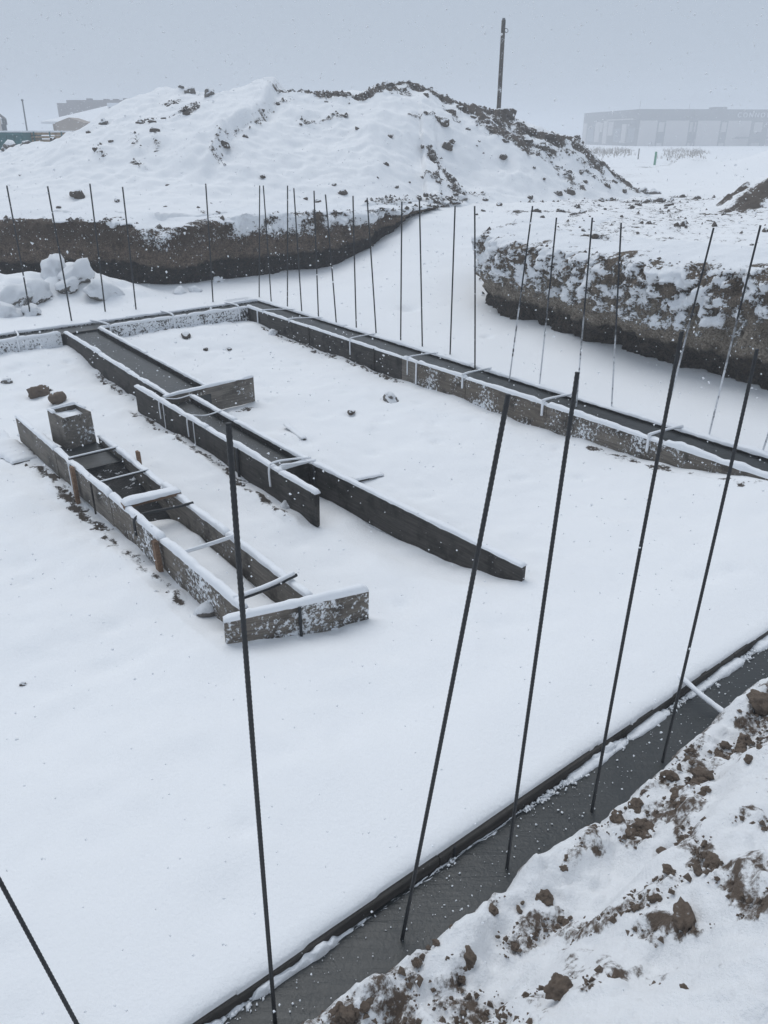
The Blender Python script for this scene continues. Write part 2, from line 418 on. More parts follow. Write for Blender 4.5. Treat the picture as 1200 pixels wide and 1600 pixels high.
def obj(name, me, m, parent=None, loc=None, rot=None):
    o = bpy.data.objects.new(name, me); COL.objects.link(o)
    if m is not None and me is not None and not me.materials: me.materials.append(m)
    if parent is not None: o.parent = parent
    if loc is not None: o.location = loc
    if rot is not None: o.rotation_euler = rot
    return o
def tag(o, label, cat, group=None, kind=None):
    o['label'] = label; o['category'] = cat
    if group: o['group'] = group
    if kind: o['kind'] = kind
    return o
def struct(o, kind='structure', label=None, cat=None):
    o['kind'] = kind
    if label: o['label'] = label
    if cat: o['category'] = cat
    return o
def thing(name, loc, label, cat, group=None):
    o = bpy.data.objects.new(name, None); COL.objects.link(o); o.location = loc; o.empty_display_size = .2
    return tag(o, label, cat, group)

# ------------------------------------------------------------------ dirt strokes (where bare earth shows)
def world(pts, surf='all'): return [tuple(hit(px, py, surf)[:2]) for px, py in pts]
def stroke_attr(X_, Y_, strokes):
    X_, Y_ = np.broadcast_arrays(X_, Y_); out = np.zeros(X_.shape)
    for pts, r, a in strokes:
        q = np.array(pts, float); m = 4.5 * r
        idx = np.where((X_ > q[:, 0].min() - m) & (X_ < q[:, 0].max() + m) & (Y_ > q[:, 1].min() - m) & (Y_ < q[:, 1].max() + m))
        if len(idx[0]) == 0: continue
        x0, y0 = X_[idx], Y_[idx]
        x = x0 + r * 1.1 * fbm(x0 / r * .45, y0 / r * .45, 3.3, 3); y = y0 + r * 1.1 * fbm(x0 / r * .45, y0 / r * .45, 8.3, 3)
        dd = np.hypot(x - q[0, 0], y - q[0, 1]) if len(pts) == 1 else segdist(x, y, pts)
        out[idx] = np.maximum(out[idx], a * np.exp(-(dd / (r * 1.25)) ** 2))
    return out
for (px, py, r, dp) in [(550, 646, .07, .06), (293, 526, .10, .04), (639, 482, .14, .08), (322, 545, .08, .03), (356, 546, .06, .03),
                        (175, 980, .07, .025), (40, 908, .08, .03), (45, 970, .07, .02), (215, 1025, .07, .02), (640, 930, .09, .02), (80, 1160, .10, .012),
                        (480, 1290, .14, .02), (350, 1405, .12, .02), (680, 690, .05, .04), (655, 630, .06, .02), (870, 700, .05, .03), (735, 655, .08, .02),
                        (760, 525, .07, .05), (468, 568, .05, .03), (395, 527, .07, .02), (830, 250, .1, .0)]:
    w = hit(px, py, 'ground'); DENTS.append((w.x, w.y, r, dp))

dr = random.Random(31)
for _ in range(110):
    w = P(dr.uniform(.8, 10.1), dr.uniform(-7.5, -.7)); q = dr.random()
    DENTS.append((w.x, w.y, dr.uniform(.045, .13), dr.uniform(.018, .042) * (1 if q < .7 else -.9)))
# ---- ground sheet in the building frame, dense in the pit, stretching to the horizon
def axis(lo, hi, step_, far, g=1.13):
    a = list(np.arange(lo, hi, step_)); d = step_; x = a[-1]; up = []
    while x < far: d *= g; x += d; up.append(x)
    d = step_; x = lo; dn = []
    while x > -far: d *= g; x -= d; dn.append(x)
    return np.array(dn[::-1] + a + up)
ua = axis(-3.0, 11.2, .04, 700, 1.06); va = axis(-8.2, 4.5, .04, 700, 1.035)
ua = np.unique(np.concatenate([ua[(ua < 10.30) | (ua > 10.44)], np.arange(10.30, 10.44, .006)])); va = np.unique(np.concatenate([va, np.arange(-7.6, -2.2, .02) + .0007]))
UU, VV = np.meshgrid(ua, va)
GX = C0[0] + UU * DU[0] + VV * DV[0]; GY = C0[1] + UU * DU[1] + VV * DV[1]
g_str = []
def gs(pts, r, a=.85, surf='ground'): g_str.append((world(pts, surf), r, a))
for pts, r, a in [([(745, 320), (800, 308)], .22, .62), ([(825, 309), (842, 310)], .2, .7), ([(862, 303), (895, 302)], .3, .85), ([(935, 314), (965, 313)], .35, .8),
                  ([(990, 316), (1040, 318)], .42, .95), ([(815, 332), (845, 329)], .26, .75), ([(870, 330), (900, 336), (920, 331)], .26, .8), ([(880, 318), (930, 314)], .18, .7),
                  ([(1050, 309), (1105, 312)], .30, .85), ([(1015, 331), (1065, 327)], .16, .72), ([(1035, 338), (1055, 331)], .2, .7),
                  ([(1080, 325), (1115, 326)], .18, .75),
                   ([(965, 358), (990, 358)], .1, .72), ([(1045, 375), (1058, 374)], .07, .7),
                  ([(925, 240), (1010, 258)], .25, .45), ([(905, 228), (960, 226)], 2.6, .56), ([(1055, 232), (1085, 229)], 2., .56), ([(1092, 236), (1108, 243)], .6, .9),
                  ([(1000, 260), (1035, 260)], .5, .9), ([(1060, 258), (1110, 260)], .35, .75), ([(960, 252), (1010, 254)], .35, .65), ([(990, 283), (1150, 280)], .25, .5), ([(1000, 268), (1180, 266)], .3, .45)]:
    gs(pts, r, a)
for pts, r, a in [([(768, 357), (825, 360)], .12, .8), ([(910, 363), (930, 371), (955, 379), (1000, 385)], .10, .9)]:
    g_str.append(([tuple(on_z(px, py, 1.36)[:2]) for px, py in pts], r, a))
def pu(a): return [tuple(P(*q)[:2]) for q in a]
g_str += [(pu([(1.9, -3.48), (4.0, -3.50)]), .06, .66), (pu([(3.7, -3.68), (6.2, -3.68)]), .05, .66), (pu([(5.3, -4.97), (6.3, -4.96)]), .06, .74),
          (pu([(6.2, -3.72), (7.1, -3.72)]), .05, .66), (pu([(1.0, -.52), (4.6, -.52)]), .05, .70), (pu([(7.6, -.55), (9.2, -.6)]), .05, .6), (pu([(3.9, -5.02), (5.2, -5.0)]), .06, .70),
          (pu([(6.4, -5.0), (7.8, -4.95)]), .05, .62), (pu([(.5, -.8), (.5, -2.6)]), .05, .55), (pu([(.5, -3.6), (.5, -6)]), .05, .6), (pu([(4.4, -2.9), (4.35, -2.5)]), .05, .68)]
GZ = ground_h(GX, GY)
near = (np.hypot(GX, GY) < 80)
n_field = len(g_str) - 11
fmask = np.maximum(np.where(GX < 1.8, 0, 1) * sst(16.5, 19, GY), np.where(GY < 18, sst(.85, 1., GX - np.interp(GY, RPY, RPX)), 0))
dirt = np.maximum(stroke_attr(GX, GY, g_str[:n_field]) * fmask * .82, stroke_attr(GX, GY, g_str[n_field:]))
GZ = GZ + np.where(near, dirt * (.05 * np.maximum(0, fbm(GX * 5, GY * 5, 1.1, 3)) + .02 * fbm(GX * 14, GY * 14, 2.1, 2)), 0)
ground = obj('ground', grid_mesh('ground', GX, GY, GZ, {'dirt': dirt}, flip=True), M_GROUND); struct(ground)

# ---- spoil heap
hx, hy = np.meshgrid(np.arange(-17, 9.8, .055), np.arange(15.0, 30.5, .055))
h_str = []
def hs(pts, r, a=.85): h_str.append((world(pts, 'heap'), r, a))
for pts, r, a in [([(480, 146), (520, 150), (575, 149), (610, 141)], .26, .98), ([(430, 141), (480, 139)], .16, .85), ([(600, 136), (660, 138)], .26, 1.0), ([(655, 142), (700, 158), (745, 180), (790, 212), (830, 238)], .24, .95),
                  ([(830, 238), (860, 255), (890, 275), (905, 295)], .2, .55), ([(780, 182), (800, 200), (830, 214), (870, 218), (900, 222)], .34, 1.0), ([(780, 190), (800, 220), (840, 235), (880, 240)], .24, .66),
                  ([(900, 226), (930, 252), (965, 280), (995, 300)], .28, .95), ([(895, 240), (920, 265), (960, 295)], .2, .5), ([(870, 225), (920, 255)], .2, .55), ([(860, 260), (900, 290)], .2, .4),
                  ([(678, 236), (685, 262), (700, 280), (712, 300)], .20, .80), ([(668, 275), (690, 280)], .14, .78), ([(690, 170), (712, 190)], .12, .6), ([(640, 183), (690, 188)], .08, .72),
                  ([(345, 260), (338, 245), (350, 228), (370, 208), (395, 192), (425, 170), (455, 155)], .13, .52), ([(470, 192), (505, 190), (540, 182)], .10, .68), ([(296, 168), (300, 178)], .2, .7),
                  ([(262, 165), (276, 162)], .15, .72), ([(232, 190), (262, 186)], .2, .5), ([(205, 212), (225, 240)], .14, .45), ([(237, 208), (250, 238)], .12, .45), ([(148, 232), (166, 250)], .12, .5), ([(213, 252), (220, 262)], .12, .64),
                  ([(560, 150), (600, 146)], .14, .8), ([(620, 150), (640, 148)], .1, .6), ([(720, 300), (760, 305)], .15, .5), ([(310, 330), (360, 335)], .25, .45), ([(560, 340), (720, 318)], .28, .55)]:
    hs(pts, r, a)
hz = heap_h(hx, hy); hd = stroke_attr(hx, hy, h_str)
hz = hz + hd * (.14 * np.abs(fbm(hx * 2.6, hy * 2.6, 4.4, 3)) + .05 * fbm(hx * 8, hy * 8, 1.4, 2)) + .028 * fbm(hx * 4.5, hy * 4.5, 8.8, 3) * sst(15.5, 18.5, hy) + .05 * np.maximum(0, fbm(hx * 2.7, hy * 2.7, 3.8, 2) - .25)
heap = obj('spoil_heap', grid_mesh('spoil_heap', hx, hy, hz, {'dirt': hd}), M_HEAP); struct(heap)

# ---- snow-covered mound at the right edge, behind the right bank
mx, my = np.meshgrid(np.arange(4.8, 13.5, .04), np.arange(14.4, 20.5, .05))
mr = np.sqrt(((mx - 8.7) / 2.1) ** 2 + ((my - 17.0) / 1.7) ** 2) * (1 + .16 * fbm(mx * .8, my * .8, 3.9, 3))
mz = field(mx, my) - .12 + .80 * (1 - sst(.15, 1.25, mr)) + .05 * fbm(mx * 1.6, my * 1.6, 2.7, 3)
md = stroke_attr(mx, my, [([(6.3, 15.9), (6.8, 16.05), (7.3, 16.2), (7.9, 16.45)], .34, 1.0), ([(6.3, 15.5), (7.2, 15.7)], .2, .72), ([(7.0, 16.9), (7.5, 17.4)], .25, .8)])
mz = mz + md * (.16 * np.abs(fbm(mx * 3, my * 3, 4.4, 3)) + .05 * fbm(mx * 9, my * 9, 1.4, 2))
mound = obj('spoil_mound', grid_mesh('spoil_mound', mx, my, mz, {'dirt': md}), M_HEAP); struct(mound)

# ---- near bank under the photographer
bu, bv = np.meshgrid(np.arange(10.54, 13.6, .012), np.arange(-7.4, -1.6, .014))
bx_ = C0[0] + bu * DU[0] + bv * DV[0]; by_ = C0[1] + bu * DU[1] + bv * DV[1]
b_str = []
def bs(pts, r, a=.9): b_str.append((world(pts, 'bank'), r, a))
for pts, r, a in [([(500, 1598), (545, 1580), (585, 1560)], .10, 1.2), ([(560, 1600), (600, 1585)], .09, 1.1), ([(630, 1535), (660, 1482), (720, 1440), (780, 1412)], .045, .95), ([(800, 1475), (870, 1442), (930, 1445), (985, 1415), (1030, 1388)], .040, 1.0),
                  ([(985, 1300), (1020, 1285), (1060, 1270), (1080, 1258)], .055, 1.1), ([(1040, 1265), (1085, 1225), (1120, 1190), (1200, 1160)], .05, .85), ([(1062, 1285), (1085, 1325), (1110, 1347), (1150, 1385), (1195, 1420)], .030, 1.0),
                  ([(890, 1345), (960, 1280), (990, 1262)], .03, .8), ([(1195, 1340), (1200, 1380)], .05, 1.1), ([(700, 1600), (760, 1575), (860, 1560)], .10, .62), ([(950, 1540), (985, 1530)], .05, .78), ([(1020, 1455), (1090, 1450)], .03, 1.0),
                  ([(1190, 1100), (1200, 1120)], .07, 1.1), ([(1100, 1160), (1060, 1195), (1010, 1240)], .03, .7), ([(690, 1560), (720, 1520)], .03, .75), ([(1130, 1300), (1180, 1290)], .06, .55), ([(760, 1560), (800, 1600)], .06, .72), ([(1080, 1455), (1130, 1450)], .03, .7)]:
    bs(pts, r, a)
bz = bank_h(bx_, by_); bd = stroke_attr(bx_, by_, b_str)
bz = bz + bd * (.030 * np.abs(fbm(bu * 16, bv * 16, 1.7, 3)) + .012 * fbm(bu * 45, bv * 45, .3, 2)) + .022 * fbm(bu * 7.5, bv * 7.5, 1.1, 3) + .016 * fbm(bu * 18, bv * 18, 5.1, 3) + .007 * np.abs(fbm(bu * 55, bv * 55, 2.9, 2))
bz = bz - .02 * np.exp(-(segdist(bx_, by_, world([(1062, 1285), (1085, 1325), (1110, 1347), (1150, 1385), (1195, 1420)], 'bank')) / .02) ** 2)
edge = 1 - sst(10.63, 10.70, bu + .02 * fbm(bv * 9, bu * 9, 0, 3)); bd = np.maximum(bd, .75 * edge)
bd = np.where(bd > .5, .5 + (bd - .5) * .35, bd) * .97
bd = np.maximum(bd, .66 * (1 - sst(10.64, 10.70, bu + .05 * fbm(bv * 7, bu * 7, 0, 3))))
bd = np.maximum(bd, np.clip(.26 + .30 * fbm(bu * 2.2, bv * 2.2, 6.1, 3), 0, .62) * sst(10.75, 10.95, bu))
near_bank = obj('earth_bank', grid_mesh('near_bank', bx_, by_, bz, {'dirt': bd}, flip=True), M_BANK); struct(near_bank)

# ---- cut faces of the excavation
def cliff(name, path, topf, footf, snowf, m, flip, ns, und=.30, backup=.07):
    path = [Vector((a, b)) for a, b in path]
    L = [0]
    for a, b in zip(path[:-1], path[1:]): L.append(L[-1] + (b - a).length)
    s = np.linspace(0, L[-1], ns)
    px = np.interp(s, L, [p.x for p in path]); py = np.interp(s, L, [p.y for p in path])
    k = max(3, int(.16 / (s[1] - s[0]))); ker = np.hanning(2 * k + 1); ker /= ker.sum()
    px = np.convolve(np.pad(px, k, 'reflect', reflect_type='odd'), ker, 'valid'); py = np.convolve(np.pad(py, k, 'reflect', reflect_type='odd'), ker, 'valid')
    tx, ty = np.gradient(px), np.gradient(py); ll = np.hypot(tx, ty); tx /= ll; ty /= ll
    nx, ny = (ty, -tx) if not flip else (-ty, tx)             # outward, into the pit
    k2 = int(1.1 / (s[1] - s[0])); kr2 = np.hanning(2 * k2 + 1); kr2 /= kr2.sum()
    bx2 = np.convolve(np.pad(nx, k2, 'edge'), kr2, 'valid'); by2 = np.convolve(np.pad(ny, k2, 'edge'), kr2, 'valid'); ll = np.hypot(bx2, by2); nx, ny = bx2 / ll, by2 / ll
    T = [0, .10, .22, .255, .29, .36, .68, .76, .86, 1.0]
    BK = [1.75, 1.30, .28, .08, .02, 0.0, .03, .09, und, und + .06]
    t = np.linspace(0, 1, 120)
    top, foot = topf(px, py), footf(px, py)
    bk = np.interp(t, T, BK)
    zf = np.interp(t, T, [1, 1, 1, .985, .93, .84, .38, .28, .12, -.20])
    TT, SS = np.meshgrid(t, s)
    bkm = np.tile(bk, (ns, 1)); zfm = np.tile(zf, (ns, 1))
    back_top = ground_h(px[:, None] - nx[:, None] * bkm, py[:, None] - ny[:, None] * bkm)
    Z = foot[:, None] + (top - foot)[:, None] * zfm
    lip = sst(.26, .12, TT)
    deep = sst(1.06, 1.2, bkm); gz = (back_top + .02) * deep + (top[:, None] + backup * np.clip(bkm, 0, 1.2)) * (1 - deep)
    Z = Z * (1 - lip) + gz * lip * 1.0
    Z = Z - .10 * sst(.035, 0, TT)
    X0 = px[:, None] - nx[:, None] * bkm; Y0 = py[:, None] - ny[:, None] * bkm
    face = sst(.20, .30, TT)
    nz_ = .09 * fbm(X0 * .9, Y0 * .9, Z * .9, 3) + .10 * fbm(X0 * 3, Y0 * 3, Z * 3, 3) - .10 * np.abs(fbm(X0 * 2.2, Y0 * 2.2, Z * 1.1, 3)) + .05 + .055 * fbm(X0 * 10, Y0 * 10, Z * 8, 3)
    sn = snowf(X0, Y0, Z, zfm, SS)
    sn = np.maximum(sn, 1 - sst(.225, .285, TT + .05 * fbm(X0 * 3, Y0 * 3, 2., 4, .6)))
    sn = sn * sst(.74, .66, TT + .04 * fbm(X0 * 2, Y0 * 2, 5., 2)) if und > .1 else sn
    out = face * nz_ + face * .065 * sst(.4, .7, sn) * (1 + .6 * fbm(X0 * 9, Y0 * 9, Z * 9, 2))
    X = X0 + nx[:, None] * out; Y = Y0 + ny[:, None] * out
    Z = Z + face * (.07 * fbm(X0 * 1.5, Y0 * 1.5, 4.4, 3) + .03 * fbm(X0 * 6, Y0 * 6, 4.4, 3)) * sst(.6, .3, TT) + sst(.02, .12, TT) * (1 - face) * (.03 * fbm(X0 * 1.6, Y0 * 1.6, 1., 3) + .01 * fbm(X0 * 6, Y0 * 6, 1., 2))
    me = grid_mesh(name, X, Y, Z, {'snow': sn, 'strat': zfm}, flip=flip)
    return obj(name, me, m)
def gz_at(x, y): return ground_h(x, y)
def l_top(x, y): return np.full(x.shape, 1.17) - .10 * gauss(x, y, -4.0, 14.9, .5) + .05 * vnoise(x * .8, 1.)
def l_foot(x, y): return gz_at(x + .05, y - .25)
def l_snow(X, Y, Z, zf, s):
    a = .30 + .6 * fbm(X * 1.6, Y * 1.6, Z * 2.2, 3) + .4 * fbm(X * 6, Y * 6, Z * 7, 3)
    w = .88 * sst(-3.3, -2.2, X) + .62 * gauss(X, 0, -3.95, 0, .65) + .45 * sst(-3.6, -2.8, X) * sst(-1.8, -2.4, X) + .18 * sst(-4.6, -5.2, X)
    return (a * w + w * .45) * sst(.50, .80, zf) + .05
cl = cliff('left_bank', [(a, b) for a, b in zip(LPX, LPY) if -13 < a < 3], l_top, l_foot, l_snow, M_CLIFF_L, False, 640, .12)
cl.name = 'earth_bank'; struct(cl)
def r_top(x, y): return field(x + 1.1, y + .4) - .06 + .03 * vnoise(y * 1.2, 3.)
def r_foot(x, y): return gz_at(x - .28, y - .10)
def r_snow(X, Y, Z, zf, s):
    a = .66 + .40 * fbm(X * 1.5, Y * 1.5, Z * 1.7, 3, .6) + .55 * fbm(X * 7, Y * 7, Z * 9, 4, .65)
    return a * sst(.26, .55, zf) * .95 + .12 * sst(.5, .9, zf)
rp = [(a, b) for a, b in zip(RPX, RPY) if 2 <= b <= 15.6]
cr = cliff('right_bank', rp, r_top, r_foot, r_snow, M_CLIFF_R, True, 700, .18)
cr.name = 'earth_bank'; struct(cr)

# ------------------------------------------------------------------ planks, snow caps, ties, rods
def plank_mesh(L, h, t, seed, ragged=.0, low=.0):
    """board along +x, top edge at z=0, chamfered, slightly warped, ends not quite square"""
    r = random.Random(seed); n = max(4, int(L / .10)); c = .004
    prof = [(-t/2, -h), (t/2, -h), (t/2, -c), (t/2 - c, 0), (-t/2 + c, 0), (-t/2, -c)]
    vs_, fs = [], []
    wob = r.uniform(0, 50); bow = r.uniform(-.006, .006)
    for i in range(n + 1):
        f = i / n; x = f * L
        by = bow * math.sin(math.pi * f) + .004 * float(sn1(x * 1.7 + wob, .5))
        tz = .006 * float(sn1(x * 2.1, wob)); bz2 = .012 * float(sn1(x * 5, wob + 9)) + low * f
        for (y, z) in prof:
            xx = x
            if i in (0, n): xx += ragged * r.uniform(-1, 1) * (.6 if z > -.01 else 1)
            vs_.append((xx, y + by, z + (tz if z > -.02 else bz2)))
    k = len(prof)
    for i in range(n):
        for j in range(k):
            a, b = i * k + j, i * k + (j + 1) % k
            fs.append((a, a + k, b + k, b))
    fs.append(tuple(range(k))); fs.append(tuple(n * k + j for j in reversed(range(k))))
    me = new_mesh('plank', vs_, fs, smooth=False); return me
def cap_mesh(L, w, h, seed, x0=0.0, gap=.0, step_=.03):
    """snow lying along a board: rounded ridge, lumpy, with thin places"""
    n = max(6, int(L / step_)); prof = []
    m = 9
    vs_, fs = [], []
    for i in range(n + 1):
        f = i / n; x = x0 + f * L
        q = sfb(x * 6.0, seed * 1.37, 0, 3); q2 = sfb(x * 2.0, seed * 2.11, 4, 2)
        hh = h * max(.25, 1 + .45 * q + .75 * q2); ww = w * (1 + .16 * q + .14 * sfb(x * 14, seed, 2, 2))
        if gap and q2 < -gap: hh *= .15; ww *= .7
        e = min(1, min(f, 1 - f) * L / .03 + .15); hh = float(hh) * math.sqrt(e); off = .004 * float(sfb(x * 9, seed, 7, 2))
        for j in range(m):
            a = math.pi * j / (m - 1); y = -math.cos(a) * float(ww); z = (math.sin(a) ** .55) * hh
            if j in (0, m - 1): z = -.006 - .006 * abs(float(q))
            elif m // 2 - 3 < j < m // 2 + 3: z += .0025 * float(sn1(x * 40, y * 60 + seed))
            vs_.append((x, y + off, z + .002))
    for i in range(n):
        for j in range(m - 1):
            a = i * m + j; fs.append((a, a + 1, a + m + 1, a + m))
    fs.append(tuple(range(m - 1, -1, -1))); fs.append(tuple(n * m + j for j in range(m)))
    return new_mesh('snow_cap', vs_, [f[::-1] for f in fs])
_seed = [10]
def plank(parent, a, b, ztop, h, t, m, cap=.022, name='plank', ragged=.004, capw=None, label=None, gap=0, zb=None, slide=0):
    """a, b: (u, v) ends of the board's top line"""
    _seed[0] += 1; sd_ = _seed[0]
    p, q = P(a[0], a[1], ztop), P(b[0], b[1], ztop if zb is None else zb)
    d = q - p; L = d.length; yaw = math.atan2(d.y, d.x); pit_ = -math.atan2(d.z, math.hypot(d.x, d.y))
    o = obj(name, plank_mesh(L, h, t, sd_, ragged), m, parent, p - parent.location, (0, pit_, yaw))
    if label: o['label'] = label
    if cap:
        obj('snow_cap', cap_mesh(L - .004, capw or (t / 2 + .010), cap, sd_, .002, gap), M_SNOW, o)
    return o
def tube_mesh(name, pts, r, sides=7, rib=0, seed=0, flat=1.0):
    pts = [Vector(p) for p in pts]; vs_, fs = [], []
    for i, p in enumerate(pts):
        t = (pts[min(i + 1, len(pts) - 1)] - pts[max(i - 1, 0)]).normalized()
        a = t.orthogonal().normalized() if abs(t.z) > .9 else t.cross(Vector((0, 0, 1))).normalized()
        b = t.cross(a)
        rr = r[i] if isinstance(r, (list, tuple)) else r
        for j in range(sides):
            th = 2 * math.pi * j / sides; vs_.append(p + a * (rr * math.cos(th)) + b * (rr * flat * math.sin(th)))
    for i in range(len(pts) - 1):
        for j in range(sides):
            c, d = i * sides + j, i * sides + (j + 1) % sides; fs.append((c, d, d + sides, c + sides))
    fs.append(tuple(reversed(range(sides)))); fs.append(tuple((len(pts) - 1) * sides + j for j in range(sides)))
    return new_mesh(name, vs_, fs)
def smooth_path(pts, n=6):
    pts = [Vector(p) for p in pts]; out = []
    for i in range(len(pts) - 1):
        p0, p1, p2, p3 = pts[max(i - 1, 0)], pts[i], pts[i + 1], pts[min(i + 2, len(pts) - 1)]
        for k in range(n):
            t = k / n
            out.append(.5 * ((2 * p1) + (p2 - p0) * t + (2 * p0 - 5 * p1 + 4 * p2 - p3) * t * t + (3 * p1 - p0 - 3 * p2 + p3) * t ** 3))
    return out + [pts[-1]]
def tie(parent, pts, r=.011, m=None, name='tie_wire'):
    """wire or thin bar holding two boards together; pts in (u, v, z)"""
    w = [P(*p) - parent.location for p in pts]; sp = smooth_path(w, 5)
    rr = [r * (1 + .18 * sfb(i * .7 + .3, pts[0][0] * 9, 0, 2)) for i in range(len(sp))]
    return obj(name, tube_mesh(name, sp, rr), m or M_SNOW, parent)
def cross_tie(parent, u, v0, v1, z0=.075, drop=.20, side=-1, m=None, r=.010, skew=0.0):
    a = [(u, v0, z0 - drop), (u, v0, z0 - .02), (u + .0, v0 + .012 * side * -1, z0 + .008), (u + skew * .5, (v0 + v1) / 2, z0 + .012), (u + skew, v1, z0 + .004)]
    return tie(parent, a, r, m)
def slab(parent, corners, m, zs=0.0, name='concrete', n=60, k=10, rough=.004, edge_noise=.0):
    """poured surface between four (u, v) corners a-b (one side) c-d (other side); zs a number or function of the fraction along"""
    a, b, c, d = corners
    f = np.linspace(0, 1, n)[:, None]; g = np.linspace(0, 1, k)[None, :]
    u = (a[0] + (b[0] - a[0]) * f) * (1 - g) + (c[0] + (d[0] - c[0]) * f) * g
    v = (a[1] + (b[1] - a[1]) * f) * (1 - g) + (c[1] + (d[1] - c[1]) * f) * g
    z = (zs(f) if callable(zs) else zs) + 0 * u + rough * fbm(u * 3, v * 3, 2, 3)
    X = C0[0] + u * DU[0] + v * DV[0] - parent.location.x; Y = C0[1] + u * DU[1] + v * DV[1] - parent.location.y
    top = np.stack([X, Y, z - parent.location.z], -1)
    me = grid_mesh(name, X, Y, z - parent.location.z)
    bm = bmesh.new(); bm.from_mesh(me)
    bm.normal_update()
    if sum(fc.normal.z for fc in bm.faces) < 0: bmesh.ops.reverse_faces(bm, faces=bm.faces)
    ed = [e for e in bm.edges if e.is_boundary]
    ex = bmesh.ops.extrude_edge_only(bm, edges=ed)
    for q in ex['geom']:
        if isinstance(q, bmesh.types.BMVert): q.co.z -= .16
    bm.to_mesh(me); bm.free()
    me.polygons.foreach_set('use_smooth', [abs(p.normal.z) > .5 for p in me.polygons]); me.update()
    return obj(name, me, m, parent)

BH = .26; BT = .035
# ---- right perimeter strip
rs = thing('strip_footing', P(5, -.2, -.25), 'long concrete footing strip in snow-capped boards running from the far corner to the right edge', 'footing', 'footing strips')
slab(rs, [(-.02, -.03), (10.75, -.03), (-.02, -.41), (10.75, -.41)], M_CONC, lambda f: .032 * (1 - sst(.8, .97, f)), n=160)
for a, b in ((-.05, 2.6), (2.61, 5.3), (5.31, 8.0), (8.01, 10.7)):
    plank(rs, (a, 0.0), (b, 0.0), .062, .24, BT, M_WET, .022, capw=.045)
for a, b, m, c, z in ((.40, 1.72, M_WET, .024, .058), (1.725, 3.28, M_WET, .022, .056), (3.285, 4.48, M_WET, .022, .055), (4.485, 4.78, M_GREY, .022, .057), (4.785, 5.66, M_BROWN, .026, .062),
                      (5.665, 6.9, M_BROWN, .030, .058), (6.905, 8.3, M_CRUST, .036, .056), (8.305, 10.4, M_CRUST, .040, .056)):
    plank(rs, (a, -.43), (b, -.43), z, .30, BT, m, c, capw=.034 if c > .033 else None)
for u, sk in ((.95, .25), (1.75, .25), (3.35, -.02), (4.60, .06)):
    cross_tie(rs, u, -.455, 0.0, .085, .22 if u > 2 else .05, r=.009, skew=sk)
for u, sk, r in ((5.62, .0, .013), (6.85, .05, .014), (8.15, .05, .014), (9.6, .04, .014)):
    cross_tie(rs, u, -.46, 0.0, .095, .16, r=r, skew=sk)
for u in (.78, 4.78, 2.3, 3.9): tie(rs, [(u, -.458, .06), (u, -.46, -.08), (u, -.462, -.22)], .012, M_SNOW if u in (4.78, .78) else M_WET, 'stake')
# ---- back perimeter strip
bk = thing('strip_footing', P(.2, -4, -.25), 'frosted footing strip along the back of the pit, left of the far corner', 'footing', 'footing strips')
slab(bk, [(.02, -.45), (.02, -9.5), (.41, -.45), (.41, -9.5)], M_CONC, .030, n=120)
for a, b in ((0.02, -2.6), (-2.61, -5.4), (-5.41, -9.5)):
    plank(bk, (-.0, a), (-.0, b), .055, .24, BT, M_FROST, .022, capw=.04)
for a, b in ((-.455, -1.5), (-1.505, -2.90), (-3.46, -4.45), (-4.455, -6.2), (-6.205, -9.5)):
    plank(bk, (.43, a), (.43, b), .055, .28, BT, M_FROST, .030, capw=.032)
for v, sk in ((-.62, 0), (-1.75, .0), (-2.75, -.12), (-4.05, .1), (-5.5, .05)):
    w = [(.47, v, -.12), (.455, v, .06), (.43, v + sk * .3, .105), (.2, v + sk * .7, .10), (-.03, v + sk, .085)]
    tie(bk, w, .014)
tie(bk, [(.455, -4.78, .05), (.458, -4.78, -.2)], .014, M_WET, 'stake')
# ---- near perimeter strip
ns = thing('strip_footing', P(10.55, -4.5, -.15), 'dark wet concrete footing strip in the foreground beside the earth bank', 'footing', 'footing strips')
slab(ns, [(10.42, -.45), (10.42, -8.5), (10.74, -.45), (10.74, -8.5)], M_CONC, 0.0, n=260, k=16)
for a, b in ((-.47, -2.9), (-2.905, -5.05), (-5.055, -8.5)):
    o = plank(ns, (10.402, a), (10.402, b), .046, .20, .042, M_WET, 0)
def edge_roll(name, v0, v1, u0, w, h, zc, seed, n, gap=None, rag=.35):
    """lumpy ridge of snow or slush along the near strip"""
    m = 13; X, Y, Z = np.zeros((n, m)), np.zeros((n, m)), np.zeros((n, m))
    v = np.linspace(v0, v1, n)
    q = fbm(v * 5, seed, 0, 4); q2 = fbm(v * 1.4, seed, 5, 2); q3 = fbm(v * 22, seed, 2, 3, .6)
    for j in range(m):
        a = math.pi * j / (m - 1)
        hh = h * np.maximum(.05, 1 + rag * q + .4 * q2); ww = w * np.maximum(.1, 1 + rag * .6 * q + .25 * q2)
        if gap is not None: k = sst(gap - .15, gap + .15, q2 + .4 * q); hh = hh * k; ww = ww * (.3 + .7 * k)
        side = 1 if j > m // 2 else .4
        uu = u0 - np.cos(a) * ww + side * .010 * q3 * math.sin(a); zz = zc + (math.sin(a) ** .8) * hh + .4 * rag * h * .35 * fbm(v * 30, j * .8, seed, 2)
        if j in (0, m - 1): zz = zc - .03 + 0 * v
        X[:, j] = C0[0] + uu * DU[0] + v * DV[0]; Y[:, j] = C0[1] + uu * DU[1] + v * DV[1]; Z[:, j] = zz
    L_ = ns.location
    me = grid_mesh(name, X - L_.x, Y - L_.y, Z - L_.z, flip=True)
    return obj(name, me, M_SNOW, ns)
edge_roll('slush_ridge', -2.2, -8.2, 10.438, .020, .013, -.004, 9.7, 1400, gap=.16, rag=1.7)
